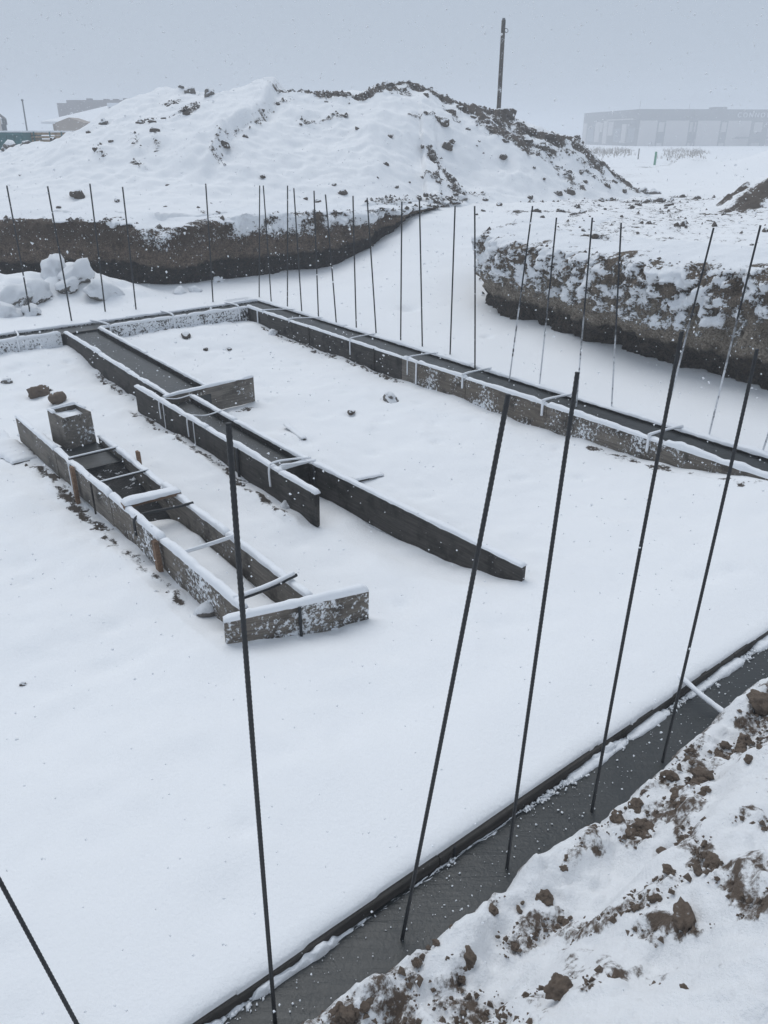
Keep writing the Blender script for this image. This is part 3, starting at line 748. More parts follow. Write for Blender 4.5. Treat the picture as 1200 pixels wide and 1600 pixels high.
edge_roll('slush_ridge', -2.2, -8.2, 10.430, .012, .022, -.002, 4.2, 1400, gap=.22, rag=1.7)
tie(ns, [(10.30, -3.33, .035), (10.38, -3.36, .085), (10.50, -3.385, .075), (10.60, -3.385, .055), (10.70, -3.40, .05)], .014)
tie(ns, [(10.425, -4.98, .06), (10.428, -4.98, -.02)], .006, M_REBAR, 'nail')

# ---- middle footing
mf = thing('strip_footing', P(5, -3.4, -.25), 'narrow footing of dark wet concrete between two board rows in mid pit', 'footing', 'footing strips')
slab(mf, [(.40, -3.37), (4.22, -3.42), (.40, -2.93), (4.22, -2.98)], M_CONC, 0.004, n=80)
slab(mf, [(4.25, -3.575), (6.62, -3.555), (4.25, -3.26), (6.62, -3.26)], M_CONC, -.012, n=60)
plank(mf, (.44, -3.39), (1.95, -3.41), .062, .30, BT, M_WET, .03)
plank(mf, (1.955, -3.42), (3.0, -3.435), .060, .30, BT, M_WET, .026)
plank(mf, (3.005, -3.435), (4.18, -3.44), .058, .30, BT, M_WET, .02, gap=.35)
plank(mf, (.47, -2.91), (2.3, -2.935), .062, .30, BT, M_WET, .026)
plank(mf, (2.305, -2.935), (4.16, -2.96), .060, .30, BT, M_WET, .02)
plank(mf, (4.245, -3.54), (4.14, -2.40), .085, .30, .03, M_GREY, .020, name='cross_plank', gap=.25)
plank(mf, (3.64, -3.605), (5.4, -3.59), .072, .33, BT, M_WET, .032)
plank(mf, (5.405, -3.59), (6.75, -3.58), .070, .33, BT, M_WET, .030)
plank(mf, (6.755, -3.58), (7.30, -3.575), .068, .30, BT, M_WET, .026, ragged=.02)
plank(mf, (4.29, -3.24), (5.3, -3.24), .045, .28, BT, M_WET, .020)
plank(mf, (5.305, -3.24), (6.70, -3.235), .045, .28, BT, M_WET, .018)
plank(mf, (6.66, -3.56), (6.66, -3.26), .055, .27, .03, M_WET, .024, name='cross_plank')
plank(mf, (6.72, -3.245), (9.07, -3.12), .060, .29, BT, M_WET, .018, ragged=.008)
for u in (4.33, 5.02): tie(mf, [(u, -3.63, -.12), (u, -3.63, .06), (u, -3.60, .10), (u - .02, -3.42, .055), (u - .02, -3.24, .07)], .007)
for u in (4.42, 5.15): tie(mf, [(u, -3.625, .07), (u + .005, -3.628, -.2)], .0045)
tie(mf, [(6.05, -3.625, .07), (6.06, -3.628, -.2)], .014, M_REBAR, 'stake')
tie(mf, [(6.62, -3.62, -.10), (6.62, -3.622, .06), (6.63, -3.58, .115), (6.63, -3.4, .10), (6.68, -3.24, .09)], .009)
tie(mf, [(6.70, -3.55, .105), (6.74, -3.4, .10), (6.74, -3.23, .085)], .010)
tie(mf, [(6.78, -3.275, .05), (6.78, -3.275, -.22)], .013, M_REBAR, 'stake')

# ---- left footing, part poured
lf = thing('strip_footing', P(6.5, -4.7, -.25), 'part-poured board trough with cross bars and an open end, nearest footing on the left', 'footing', 'footing strips')
slab(lf, [(4.80, -4.84), (5.50, -4.82), (4.80, -4.50), (5.50, -4.48)], M_CONC, -.012, n=30)
slab(lf, [(5.50, -4.82), (6.55, -4.80), (5.50, -4.48), (6.55, -4.47)], M_SOIL, lambda f: -.02 - .20 * f ** .7, name='loose_soil', n=70, k=24, rough=.05)
plank(lf, (3.84, -4.93), (5.02, -4.90), .055, .27, BT, M_GREY, .026)
plank(lf, (5.025, -4.895), (6.30, -4.865), .053, .27, BT, M_GREY, .030)
plank(lf, (6.305, -4.86), (7.25, -4.84), .053, .27, BT, M_CRUST, .034)
plank(lf, (7.255, -4.838), (8.38, -4.81), .050, .26, BT, M_CRUST, .038)
plank(lf, (4.92, -4.465), (6.35, -4.455), .052, .26, BT, M_GREY, .024)
plank(lf, (6.355, -4.453), (7.45, -4.44), .050, .26, BT, M_GREY, .028)
plank(lf, (7.455, -4.438), (8.50, -4.425), .048, .25, BT, M_GREY, .034)
plank(lf, (8.42, -4.97), (8.66, -4.10), .058, .235, .032, M_CRUST, .030, name='end_plank', ragged=.006, capw=.028)
plank(lf, (6.60, -4.88), (6.62, -4.43), .098, .035, .09, M_STAKE, .024, name='cross_batten', capw=.05)
def stake(parent, u, v, z0, z1, w=.04, m=M_STAKE):
    _seed[0] += 1
    p = P(u, v, z1); L = z1 - z0
    me = plank_mesh(w, L, w * .7, _seed[0], .002)
    return obj('stake', me, m, parent, p - parent.location, (R(rnd.uniform(-3, 3)), R(rnd.uniform(-3, 3)), math.atan2(DU[1], DU[0])))
stake(lf, 5.56, -4.935, -.30, .075, .045); stake(lf, 7.22, -4.90, -.30, .06, .05); stake(lf, 5.72, -4.41, -.30, .14, .04)
for u, v0, v1, r, m in ((5.38, -4.90, -4.46, .0085, M_WET), (6.05, -4.88, -4.45, .007, M_WET), (7.55, -4.83, -4.44, .010, M_SNOW)):
    tie(lf, [(u, v0, .07), (u + .01, (v0 + v1) / 2, .074), (u, v1, .072)], r, m, 'cross_bar')
    tie(lf, [(u, v0, .082), (u + .01, (v0 + v1) / 2, .087), (u, v1, .084)], r * .85, M_SNOW, 'snow_cap')
tie(lf, [(6.86, -4.895, -.06), (6.87, -4.90, .02), (6.86, -4.885, .075), (6.84, -4.80, .085), (6.86, -4.6, .078), (6.87, -4.43, .075)], .011, M_REBAR, 'cross_bar')
tie(lf, [(8.28, -4.84, .06), (8.30, -4.6, .075), (8.28, -4.38, .082)], .012, M_REBAR, 'cross_bar')
tie(lf, [(8.28, -4.83, .085), (8.30, -4.6, .097), (8.28, -4.40, .104)], .015, M_SNOW, 'snow_cap')
for u in (5.45, 6.02): tie(lf, [(u, -4.925, .07), (u + .005, -4.93, -.2)], .008, M_WET if u > 6 else M_SNOW)
tie(lf, [(8.575, -4.545, .055), (8.578, -4.545, -.19)], .010, M_REBAR, 'stake')
for dv in (-4.58, -4.72): tie(lf, [(7.3, dv, -.18), (7.8, dv + .01, -.17), (8.35, dv + .02, -.175)], .009, M_REBAR, 'lying_bar')

# ---- plywood box standing in the left footing
def box_form():
    t = thing('plywood_box', P(4.76, -4.66, -.01), 'small open plywood box with a snowy rim standing at the end of the left footing', 'box')
    hx_, hy_, H_, th = .15, .14, .31, .018
    ya = math.atan2(DU[1], DU[0]) + R(8)
    def panel(name, x0, x1, y0, y1, lean=0.02):
        bm = bmesh.new()
        vs2 = []
        for z, k in ((0, 1 + lean), (H_ + rnd.uniform(-.012, .012), 1)):
            for (x, y) in ((x0, y0), (x1, y0), (x1, y1), (x0, y1)): vs2.append(bm.verts.new((x * k, y * k, z + rnd.uniform(-.004, .004))))
        for f in ((0, 3, 2, 1), (4, 5, 6, 7), (0, 1, 5, 4), (1, 2, 6, 5), (2, 3, 7, 6), (3, 0, 4, 7)): bm.faces.new([vs2[i] for i in f])
        bmesh.ops.bevel(bm, geom=bm.edges, offset=.002, segments=1, affect='EDGES')
        me = bpy.data.meshes.new(name); bm.to_mesh(me); bm.free()
        return obj(name, me, M_GREY, t, (0, 0, 0), (0, 0, ya))
    panel('panel', hx_ - th, hx_, -hy_, hy_); panel('panel', -hx_, -hx_ + th, -hy_, hy_)
    panel('panel', -hx_ + th + .002, hx_ - th - .002, -hy_, -hy_ + th); panel('panel', -hx_ + th + .002, hx_ - th - .002, hy_ - th, hy_)
    X, Y = np.meshgrid(np.linspace(-hx_ + th, hx_ - th, 14), np.linspace(-hy_ + th, hy_ - th, 14))
    Z = H_ - .05 + .02 * fbm(X * 12, Y * 12, 1, 2)
    obj('snow_fill', grid_mesh('snow_fill', X, Y, Z), M_SNOW, t, (0, 0, 0), (0, 0, ya))
    for x0, y0, x1, y1 in ((-hx_ + .01, -hy_, -hx_ + .01, hy_), (-hx_, hy_ - .01, hx_ * .4, hy_ - .01), (-hx_, -hy_ + .01, -.02, -hy_ + .01)):
        L = math.hypot(x1 - x0, y1 - y0); me = cap_mesh(L, .014, .016, _seed[0] + 3); _seed[0] += 1
        o = obj('snow_cap', me, M_SNOW, t)
        v = Matrix.Rotation(ya, 3, 'Z') @ Vector((x0, y0, 0)); o.location = (v.x, v.y, H_ + .006); o.rotation_euler = (0, 0, ya + math.atan2(y1 - y0, x1 - x0))
    return t
box_form()

# ------------------------------------------------------------------ reinforcing rods
def rod_mesh(L, r, ribs, bend, seed):
    n = int(L / (.0075 if ribs else .05)); q = random.Random(seed); ph = q.uniform(0, 6)
    pts, rr = [], []
    for i in range(n + 1):
        f = i / n
        pts.append((bend * math.sin(f * 2.2) * math.cos(ph), bend * math.sin(f * 2.2) * math.sin(ph), f * L))
        rr.append(r * (1.15 if (ribs and i % 2) else 1.0))
    return tube_mesh('rod', pts, rr, 8 if ribs else 6)
ORD = ['first', 'second', 'third', 'fourth', 'fifth', 'sixth', 'seventh', 'eighth', 'ninth', 'tenth', 'eleventh', 'twelfth', 'thirteenth', 'fourteenth', 'fifteenth', 'sixteenth', 'seventeenth', 'eighteenth', 'nineteenth', 'twentieth']
def rod(base_px, top_px, r, label, group, m, ribs=False, z0=-.08, seed=0):
    b = on_z(*base_px, 0.0); t = at_d(*top_px, b.y)
    d = t - b; bot = b + d * (z0 / d.z); L = (t - bot).length
    q = d.to_track_quat('Z', 'Y')
    o = obj('rebar_rod', rod_mesh(L, r, ribs, .006, seed), m, None, bot); o.rotation_euler = q.to_euler()
    return tag(o, label, 'rebar', group)
near_rods = [((120, 1600), (0, 1378)), ((430, 1597), (359, 662)), ((628, 1468), (793, 617)), ((792, 1357), (905, 582)), ((925, 1267), (1068, 518)), ((1035, 1190), (1181, 545))]
for i, (a, b) in enumerate(near_rods):
    lb = ['thick dark ribbed rebar rod leaning across the bottom left corner', 'thick ribbed rebar rod standing alone in front of the open trough'][i] if i < 2 else \
        'thick ribbed foreground rebar rod in the near concrete strip, %s from the right edge' % ORD[5 - i]
    if i == 0:                         # leaning rod that goes on beyond the frame
        p0, p1 = on_z(120, 1600, .06), Vector((-1.52, 1.86, 1.0))
        p0 = at_d(120, 1600, 1.45); p1 = at_d(0, 1378, 1.55); d = (p1 - p0); bot = p0 - d * .35; top = p0 + d * 3.2
        o = obj('rebar_rod', rod_mesh((top - bot).length, .0064, True, .004, 3), M_REBAR, None, bot); o.rotation_euler = d.to_track_quat('Z', 'Y').to_euler()
        tag(o, lb, 'rebar', 'rebar rods in the near strip')
    else:
        rod(a, b, .0064, lb, 'rebar rods in the near strip', M_REBAR, True, -.08, i)
back_rods = [((49, 500), (10, 290)), ((113, 508), (74, 291)), ((165, 492), (140, 287)), ((213, 488), (191, 292)), ((333, 475), (321, 287))]
for i, (a, b) in enumerate(back_rods):
    rod(a, b, .011, 'thin rebar rod in the back footing strip, %s from the left edge' % ORD[i], 'rebar rods in the back strip', M_REBAR, False, -.08, 20 + i)
right_rods = [((405, 468), (406, 290)), ((424, 475), (411, 290)), ((449, 485), (449, 290)), ((472, 495), (459, 294)), ((498, 503), (491, 298)), ((526, 512), (508, 304)), ((557, 520), (552, 306)), ((588, 526), (573, 309)),
              ((626, 541), (628, 315)), ((660, 549), (655, 311)), ((703, 562), (711, 322)), ((742, 583), (741, 322)), ((795, 600), (832, 322)), ((842, 610), (869, 340)), ((900, 640), (926, 340)), ((955, 645), (970, 348)),
              ((1035, 672), (1115, 356)), ((1105, 692), (1189, 352)), ((1187, 718), (1302, 372))]
for i, (a, b) in enumerate(right_rods):
    rod(a, b, .0098 if i < 12 else .0092, 'thin rebar rod in the long right-hand strip, %s from the far corner' % ORD[i], 'rebar rods in the right strip', M_REBAR_S if i >= 12 else M_REBAR, False, -.08, 40 + i)

# ------------------------------------------------------------------ clods, rocks, boulders
def clod_mesh(name, seed, sub=2, rough=.35, flat=.75):
    bm = bmesh.new(); bmesh.ops.create_icosphere(bm, subdivisions=sub, radius=1)
    for v in bm.verts:
        c = v.co
        k = 1 + rough * float(sfb(c.x * 1.1 + seed * 7.7, c.y * 1.1, c.z * 1.1, 3)) + .12 * float(sn1(c.x * 4, c.y * 4, c.z * 4 + seed)) + (.07 * sfb(c.x * 9, c.y * 9, c.z * 9 + seed, 3) if sub > 3 else 0)
        v.co = Vector((c.x * k, c.y * k * .9, c.z * k * flat))
    me = bpy.data.meshes.new(name); bm.to_mesh(me); bm.free()
    me.polygons.foreach_set('use_smooth', [sub > 2] * len(me.polygons)); return me
CM = {k: [clod_mesh('clod', i + o, s, r_) for i in range(7)] for k, o, s, r_ in (('f', 0, 2, .45), ('n', 20, 3, .5), ('b', 40, 4, .5))}
for k in list(CM):
    for m in (M_CLOD, M_CLODN, M_ROCK, M_BOULDER):
        CM[(k, m.name)] = []
        for me in CM[k]:
            c = me.copy(); c.materials.append(m); CM[(k, m.name)].append(c)
def clod(px, py, rpx, m, name, label, group=None, surf='all', kind='f', sink=.25, asp=None, cat='clod', pos=None, lift=1.0):
    w = hit(px, py, surf) if pos is None else pos
    dep = w.y * math.cos(PITCH) - (w.z - CAM_H) * math.sin(PITCH)
    r = rpx * dep / 1200.
    me = rnd.choice(CM[(kind, m.name)])
    o = obj(name, me, None, None, (w.x, w.y, w.z + r * (.75 - sink * 2) * .6 * lift), (R(rnd.uniform(-20, 20)), R(rnd.uniform(-20, 20)), R(rnd.uniform(0, 360))))
    a = asp or rnd.uniform(.75, 1.25)
    o.scale = (r * a, r / a, r * rnd.uniform(.8, 1.1))
    return tag(o, label, cat, group)
heap_big = [(122, 308, 12, 'dark round boulder on the snow slope above the cut bank, at left'), (12, 220, 11, 'grey snow-dusted rock at the left edge in front of the teal container'), (40, 226, 7, 'flat dark clod right of the grey rock at the left edge'),
            (162, 194, 9, 'snow-topped rock on the heap shoulder right of the low house'), (327, 148, 10, 'large grey rock on the heap crest, right one of the crest rocks'), (297, 144, 8, 'pale rock on the heap crest beside the large grey one'), (283, 138, 5, 'small dark rock leftmost on the heap crest'),
            (350, 227, 9, 'brown clod at the lower end of the fold up the heap'), (693, 193, 10, 'brown clod on the upper right face of the heap'), (698, 231, 10, 'brown clod in the middle of the right heap face'),
            (704, 178, 9, 'lumpy clod just below the bare right ridge of the heap'), (790, 183, 15, 'big bare earth lump on the ridge at the foot of the wooden pole'), (848, 231, 9, 'pale round clod below the bare earth on the right ridge'),
            (901, 216, 6, 'round pale clod at the right end of the heap ridge'), (605, 138, 13, 'dark humped clod on top of the heap, near the middle of the crest'), (722, 311, 8, 'grey rock on the snow above the end of the left bank'),
            (1005, 301, 8, 'grey rock at the right toe of the heap'), (1021, 304, 9, 'squarish tan rock right of the heap toe'), (785, 247, 7, 'clod pair alone on the smooth right heap face'), (535, 303, 7, 'brown clod just above the left bank edge, near the middle')]
for px, py, r, lb in heap_big:
    clod(px, py, r, M_ROCK if ('rock' in lb and 'brown' not in lb) else M_CLOD, 'rock' if 'rock' in lb or 'boulder' in lb else 'earth_clod', lb, 'large clods on the spoil heap', cat='rock' if 'rock' in lb or 'boulder' in lb else 'clod', kind='n')
small = [(220, 193, 7), (238, 192, 5), (257, 188, 5), (207, 212, 6), (242, 205, 7), (150, 235, 6), (163, 246, 5), (245, 238, 5), (215, 257, 4), (82, 212, 5), (173, 222, 4), (265, 166, 5), (275, 163, 4), (292, 180, 6), (138, 207, 4), (183, 315, 5),
         (92, 325, 4), (32, 275, 3), (262, 290, 3), (258, 324, 3), (310, 168, 4), (367, 205, 3), (383, 214, 4), (410, 173, 4), (411, 277, 5), (434, 162, 3), (510, 160, 3), (546, 162, 2), (470, 195, 3), (558, 201, 4), (610, 214, 5), (603, 258, 6), (522, 290, 4), (620, 293, 4),
         (706, 222, 5), (676, 246, 5), (731, 203, 4), (840, 243, 5), (856, 243, 5), (660, 230, 4), (907, 270, 5), (938, 272, 5), (948, 291, 6), (770, 190, 6), (805, 197, 8), (830, 207, 8), (860, 213, 7), (880, 218, 6), (815, 203, 6), (575, 147, 5), (545, 149, 5), (630, 142, 6), (665, 150, 5), (720, 170, 5),
         (740, 185, 5), (765, 205, 5), (815, 235, 6), (825, 222, 6), (790, 222, 5), (870, 262, 4), (890, 270, 4), (915, 285, 4), (925, 262, 5), (960, 285, 5), (975, 300, 5), (850, 280, 3), (835, 262, 3), (685, 285, 5), (705, 290, 4), (693, 268, 4), (712, 305, 4), (680, 255, 4), (748, 222, 3), (755, 240, 2), (745, 228, 2),
         (505, 345, 4), (478, 312, 4), (495, 316, 5), (460, 340, 5), (490, 338, 4), (430, 338, 4), (385, 340, 4), (340, 333, 4), (360, 338, 5), (310, 325, 3), (640, 285, 2), (590, 278, 2), (330, 318, 2), (655, 310, 5), (680, 314, 6), (700, 312, 7), (715, 318, 6), (690, 322, 5), (665, 320, 5), (640, 318, 4), (610, 316, 5), (595, 312, 5)]
for px, py, r in small:
    zone = ('on the left shoulder of the heap, near the low house' if px < 330 and py < 270 else 'just above the edge of the left bank' if py > 295 and px < 600 else 'on the bare earth at the right end of the left bank' if py > 300 and px < 725 else
            'on the middle slope of the heap' if px < 640 else 'in the slump on the right heap face' if px < 718 and py > 215 else 'on the bare right ridge of the heap')
    clod(px, py, r, M_CLOD, 'earth_clod', 'small dark earth clod ' + zone, 'small clods ' + zone.split(',')[0])
fieldc = [(758, 313, 5), (780, 321, 5), (828, 310, 6), (872, 303, 7), (890, 301, 8), (838, 331, 7), (875, 331, 6), (895, 336, 6), (912, 333, 7), (940, 315, 6), (957, 313, 6), (1010, 318, 10), (1030, 316, 10), (998, 322, 7), (1045, 322, 6), (1065, 309, 6), (1090, 311, 6), (1132, 337, 5), (1123, 330, 5), (1142, 322, 7), (1155, 306, 6),
          (987, 357, 4), (1050, 374, 4), (930, 370, 7), (945, 378, 4), (955, 380, 4), (800, 358, 3), (815, 359, 3), (780, 357, 3), (848, 340, 4), (1195, 362, 6), (1060, 398, 3), (1175, 383, 3), (755, 330, 4), (745, 336, 3)]
for px, py, r in fieldc:
    clod(px, py, r, M_CLOD, 'earth_clod', 'dark earth clod lying on the snowy field behind the right bank', 'clods on the field')
pitc = [(610, 627, 13, M_ROCK, 'rock', 'round snow-topped rock alone in the right half of the pit'), (62, 617, 15, M_CLODN, 'rock', 'brown snow-topped stone left of two, above the plywood box'), (90, 628, 14, M_CLODN, 'rock', 'brown stone right of two, above the plywood box'),
        (10, 598, 8, M_ROCK, 'rock', 'dark stone at the left edge behind the plywood box'), (160, 570, 15, M_BOULDER, 'rock', 'snow-covered stone against the middle footing boards'), (447, 792, 10, M_BOULDER, 'rock', 'small snow-capped stone at the board end of the middle footing'),
        (213, 519, 7, M_CLODN, 'earth_clod', 'brown clod in the snow right of the middle footing start'), (291, 527, 9, M_CLOD, 'earth_clod', 'dark clod in a dent near the back strip'), (426, 522, 8, M_BOULDER, 'rock', 'snow-covered stone near the far corner of the strips'),
        (322, 957, 20, M_ROCK, 'rock', 'flat snow-topped stone beside the end board of the trough'), (548, 646, 6, M_CLOD, 'earth_clod', 'small dark clod in a hole left of the round rock'), (77, 611, 5, M_CLOD, 'earth_clod', 'tiny clod behind the two brown stones'),
        (322, 547, 4, M_CLOD, 'earth_clod', 'left small clod of the pair below the back strip'), (358, 546, 4, M_CLOD, 'earth_clod', 'right small clod of the pair below the back strip'), (37, 1070, 5, M_CLOD, 'earth_clod', 'tiny dark chip alone on the smooth snow at left'),
        (1005, 305, 6, M_ROCK, 'rock', 'small stone beside the squarish tan rock at the heap toe')]
for px, py, r, m, nm, lb in pitc:
    clod(px, py, r, m, nm, lb, 'stones in the pit', 'ground', 'n', cat='rock' if nm == 'rock' else 'clod', sink=.2)
bould = [(88, 425, 24, 'tall snow-covered boulder against the left bank'), (120, 432, 22, 'snow-covered boulder just right of the tall one by the left bank'), (28, 470, 26, 'snow-covered boulder by the back strip near the left edge'), (62, 462, 22, 'low snow-covered boulder in front of the tall one'),
         (160, 458, 22, 'smooth snowy boulder at the right end of the boulder pile'), (8, 492, 20, 'snow-covered boulder cut by the left edge behind the back strip'), (50, 490, 15, 'small snowy boulder with bare earth under it near the left edge'), (105, 452, 14, 'small snowy boulder in the middle of the boulder pile'),
         (280, 458, 10, 'low snowy block fallen below the left bank'), (340, 440, 8, 'small fallen lump at the foot of the left bank'), (305, 455, 8, 'flat fallen lump below the left bank face')]
for px, py, r, lb in bould:
    clod(px, py, r * 1.15, M_BOULDER, 'boulder', lb, 'snowed-in boulders by the back strip', 'ground', 'n', cat='boulder', sink=.26)
nb = [(1070, 1437, 22, 'big tan stone with a dark hollow below it on the near bank'), (874, 1547, 19, 'tan stone embedded in the snow at the bottom of the near bank'), (850, 1403, 14, 'round brown clod alone on the near bank snow'), (731, 1494, 12, 'upper brown pebble of the pair near the strip edge'),
      (726, 1511, 9, 'dark lower pebble of the pair near the strip edge'), (1112, 1350, 14, 'tan stone in the crack on the near bank'), (1068, 1545, 7, 'small brown stone at the lower right of the near bank'), (1195, 1105, 22, 'bare earth lump above the strip at the right edge'),
      (1045, 1362, 10, 'reddish long clod left of the crack'), (1035, 1333, 8, 'small clod on the smooth snow above the crack'), (1100, 1215, 15, 'upright reddish stone in the clod row of the near bank'), (965, 1280, 13, 'pale split clod by the edge of the wet concrete')]
for px, py, r, lb in nb:
    clod(px, py, r, M_CLODN, 'stone' if 'stone' in lb or 'pebble' in lb else 'earth_clod', lb, 'stones on the near bank', 'bank', 'b', cat='stone' if 'stone' in lb or 'pebble' in lb else 'clod', sink=.15)
def row(pts, n, r0, r1, sp):
    out = []
    for _ in range(n):
        f = rnd.random() * (len(pts) - 1); i = min(int(f), len(pts) - 2); t = f - i
        out.append((pts[i][0] * (1 - t) + pts[i + 1][0] * t + rnd.gauss(0, sp), pts[i][1] * (1 - t) + pts[i + 1][1] * t + rnd.gauss(0, sp), rnd.uniform(r0, r1) * rnd.uniform(.6, 1.2)))
    return out
nbs = []
for zone, n, r0, r1, sp, pts in (
        ('in the curved clod row across the near bank', 30, 2.5, 9, 7, [(800, 1475), (870, 1442), (930, 1445), (985, 1415), (1030, 1388)]),
        ('in the dark clod heap above the crack', 22, 6, 16, 8, [(985, 1300), (1025, 1285), (1065, 1268), (1085, 1255)]),
        ('along the lower edge of the wet concrete', 18, 5, 13, 7, [(630, 1535), (660, 1482), (720, 1440), (780, 1412)]),
        ('in the clod row climbing to the right edge', 26, 5, 13, 9, [(1050, 1260), (1090, 1220), (1130, 1185), (1195, 1160)]),
        ('near the lone round clod', 6, 3, 6, 12, [(780, 1470), (820, 1400)]),
        ('below the pair of pebbles', 6, 3, 8, 10, [(690, 1560), (740, 1500)]),
        ('along the upper edge of the wet concrete', 18, 4, 10, 8, [(880, 1350), (960, 1285), (1010, 1240), (1100, 1165)]),
        ('in the bare earth at the bottom of the strip', 10, 5, 14, 8, [(510, 1598), (560, 1580), (590, 1560)]),
        ('at the bottom edge of the near bank', 9, 4, 9, 12, [(690, 1600), (760, 1575), (800, 1590)]),
        ('inside the crack on the near bank', 9, 4, 9, 6, [(1080, 1330), (1190, 1420)])):
    nbs += [(*q, zone) for q in row(pts, n, r0, r1, sp)]
for px, py, r, zone in nbs:
    if px > 1215 or py > 1620: continue
    clod(px, py, r * .85, M_CLODN, 'earth_clod', 'small brown crumb of earth ' + zone, 'earth crumbs ' + zone, 'bank', 'b' if r > 6 else 'n', cat='clod', sink=.2)

# ------------------------------------------------------------------ far things
def box_mesh(name, x0, x1, y0, y1, z0, z1):
    v = [(x0, y0, z0), (x1, y0, z0), (x1, y1, z0), (x0, y1, z0), (x0, y0, z1), (x1, y0, z1), (x1, y1, z1), (x0, y1, z1)]
    return new_mesh(name, v, [(0, 3, 2, 1), (4, 5, 6, 7), (0, 1, 5, 4), (1, 2, 6, 5), (2, 3, 7, 6), (3, 0, 4, 7)], smooth=False)
def bx(parent, name, x0, x1, y0, y1, z0, z1, m, rot=0.0, org=(0, 0)):
    o = obj(name, box_mesh(name, x0, x1, y0, y1, z0, z1), m, parent)
    o.location = (org[0], org[1], 0); o.rotation_euler = (0, 0, rot); return o
M_BDARK = plain('dark_cladding', (.075, .074, .076), .7, .6, .2); M_BPANEL = plain('pale_cladding', (.44, .41, .395), .8, .5, .08)
M_GLASS = plain('dark_glass', (.04, .05, .065), .15, .5, .1, .5); M_LETTER = plain('white_letters', (.62, .62, .63), .6)
M_WALL = plain('house_render', (.36, .31, .27), .9, 1.5, .12); M_WALLW = plain('white_render', (.62, .58, .56), .9, 1.5, .1); M_BEIGE = plain('grey_block', (.22, .20, .20), .9, .5, .1)
M_TEAL = plain('teal_paint', (.03, .13, .14), .6, 3, .25); M_LUMBER = wood_mat('sawn_lumber', (.30, .21, .13), (.46, .35, .24), .0); M_POLE = wood_mat('pole_wood', (.055, .048, .042), (.13, .115, .10), .22)
M_GREEN = plain('green_paint', (.03, .24, .12), .6, 6, .3); M_GREYP = plain('galvanised', (.16, .17, .18), .5, 4, .2)
M_GRASS = plain('dry_grass', (.20, .15, .10), .9, 2, .3)

# big hall on the right, two facades meeting at a corner
def hall():
    c = at_d(992, 229, 235); l_ = at_d(908, 226, 279); r_ = at_d(1330, 236, 243.5)
    base = -.35; top = 8.95
    t = thing('hall_building', (c.x, c.y, base), 'long flat-roofed hall with pale wall panels and dark band, fading in the snowfall', 'building')
    H_ = top - base
    def facade(p, q, first):
        d = Vector((q.x - p.x, q.y - p.y, 0)); L = d.length; a = math.atan2(d.y, d.x); return L, a, (p.x - c.x, p.y - c.y)
    L, a, o = facade(c, r_, 0)
    bx(t, 'wall', 0.65, L, 0, 20, 0, H_, M_BDARK, a, o)
    bx(t, 'roof_unit', L * .37, L * .42, 4, 8, H_, H_ + .7, M_BDARK, a, o); bx(t, 'roof_unit', L * .02, L * .021, 3, 3.1, H_, H_ + 2, M_BDARK, a, o); bx(t, 'roof_unit', L * .24, L * .241, 3, 3.1, H_, H_ + 1.6, M_BDARK, a, o)
    # bays along the front: pale full-height panels with a narrow window bay between
    for f0, f1 in ((.008, .085), (.124, .225), (.265, .365), (.402, .505), (.585, .69), (.76, .86), (.9, .99)):
        bx(t, 'panel', L * f0, L * f1, -.22, 0, .2, H_ * .70, M_BPANEL, a, o)
    for f0, f1 in ((.093, .117), (.232, .257), (.374, .396), (.522, .558), (.705, .74), (.87, .89)):
        bx(t, 'panel', L * f0, L * f1, -.15, 0, H_ * .40, H_ * .66, M_BPANEL, a, o)
        bx(t, 'window', L * f0, L * f1, -.10, 0, H_ * .13, H_ * .34, M_GLASS, a, o)
        bx(t, 'panel', L * f0, L * f1, -.14, 0, .1, H_ * .10, M_BPANEL, a, o)
    bx(t, 'pilaster', L * .243, L * .249, -.5, 0, 0, H_, M_BDARK, a, o)
    bx(t, 'canopy', L * .44, L * .95, -2.5, 0, H_ * .22, H_ * .27, M_BDARK, a, o)
    letters = {}
    for i, ch in enumerate('CONNOR ACADEMY'):
        if ch == ' ': continue
        if ch not in letters:
            cu = bpy.data.curves.new('sign', 'FONT'); cu.body = ch; cu.size = 1.7; cu.extrude = .08; cu.align_x = 'CENTER'
            tmp = bpy.data.objects.new('tmp', cu); COL.objects.link(tmp)
            letters[ch] = bpy.data.meshes.new_from_object(tmp.evaluated_get(bpy.context.evaluated_depsgraph_get())); bpy.data.objects.remove(tmp)
        sg = obj('letter', letters[ch], M_LETTER, t)
        v = Matrix.Rotation(a, 3, 'Z') @ Vector((L * .432 + .8 + i * 1.72, -.30, 0))
        sg.rotation_euler = (R(90), 0, a); sg.location = (v.x + o[0], v.y + o[1], H_ * .79)
    L2, a2, o2 = facade(l_, c, 1)
    bx(t, 'wall', 0, L2 - .02, .05, .6, -.01, H_ - .02, M_BDARK, a2, o2)
    for f0, f1, z0, z1 in ((.02, .09, 0, .68), (.27, .36, .1, .70), (.43, .50, .05, .72), (.52, .60, .3, .70), (.76, .83, .1, .62), (.37, .41, .4, .68)):
        bx(t, 'panel', L2 * f0, L2 * f1, -.2, .05, H_ * z0 + .02, H_ * z1, M_BPANEL, a2, o2)
    for f0, f1 in ((.12, .24), (.62, .74), (.86, .97)): bx(t, 'window', L2 * f0, L2 * f1, -.06, .05, H_ * .12, H_ * .5, M_GLASS, a2, o2)
    bx(t, 'ledge', L2 * .5, L2 * .95, -.6, .05, H_ * .73, H_ * .76, M_BPANEL, a2, o2)
hall()

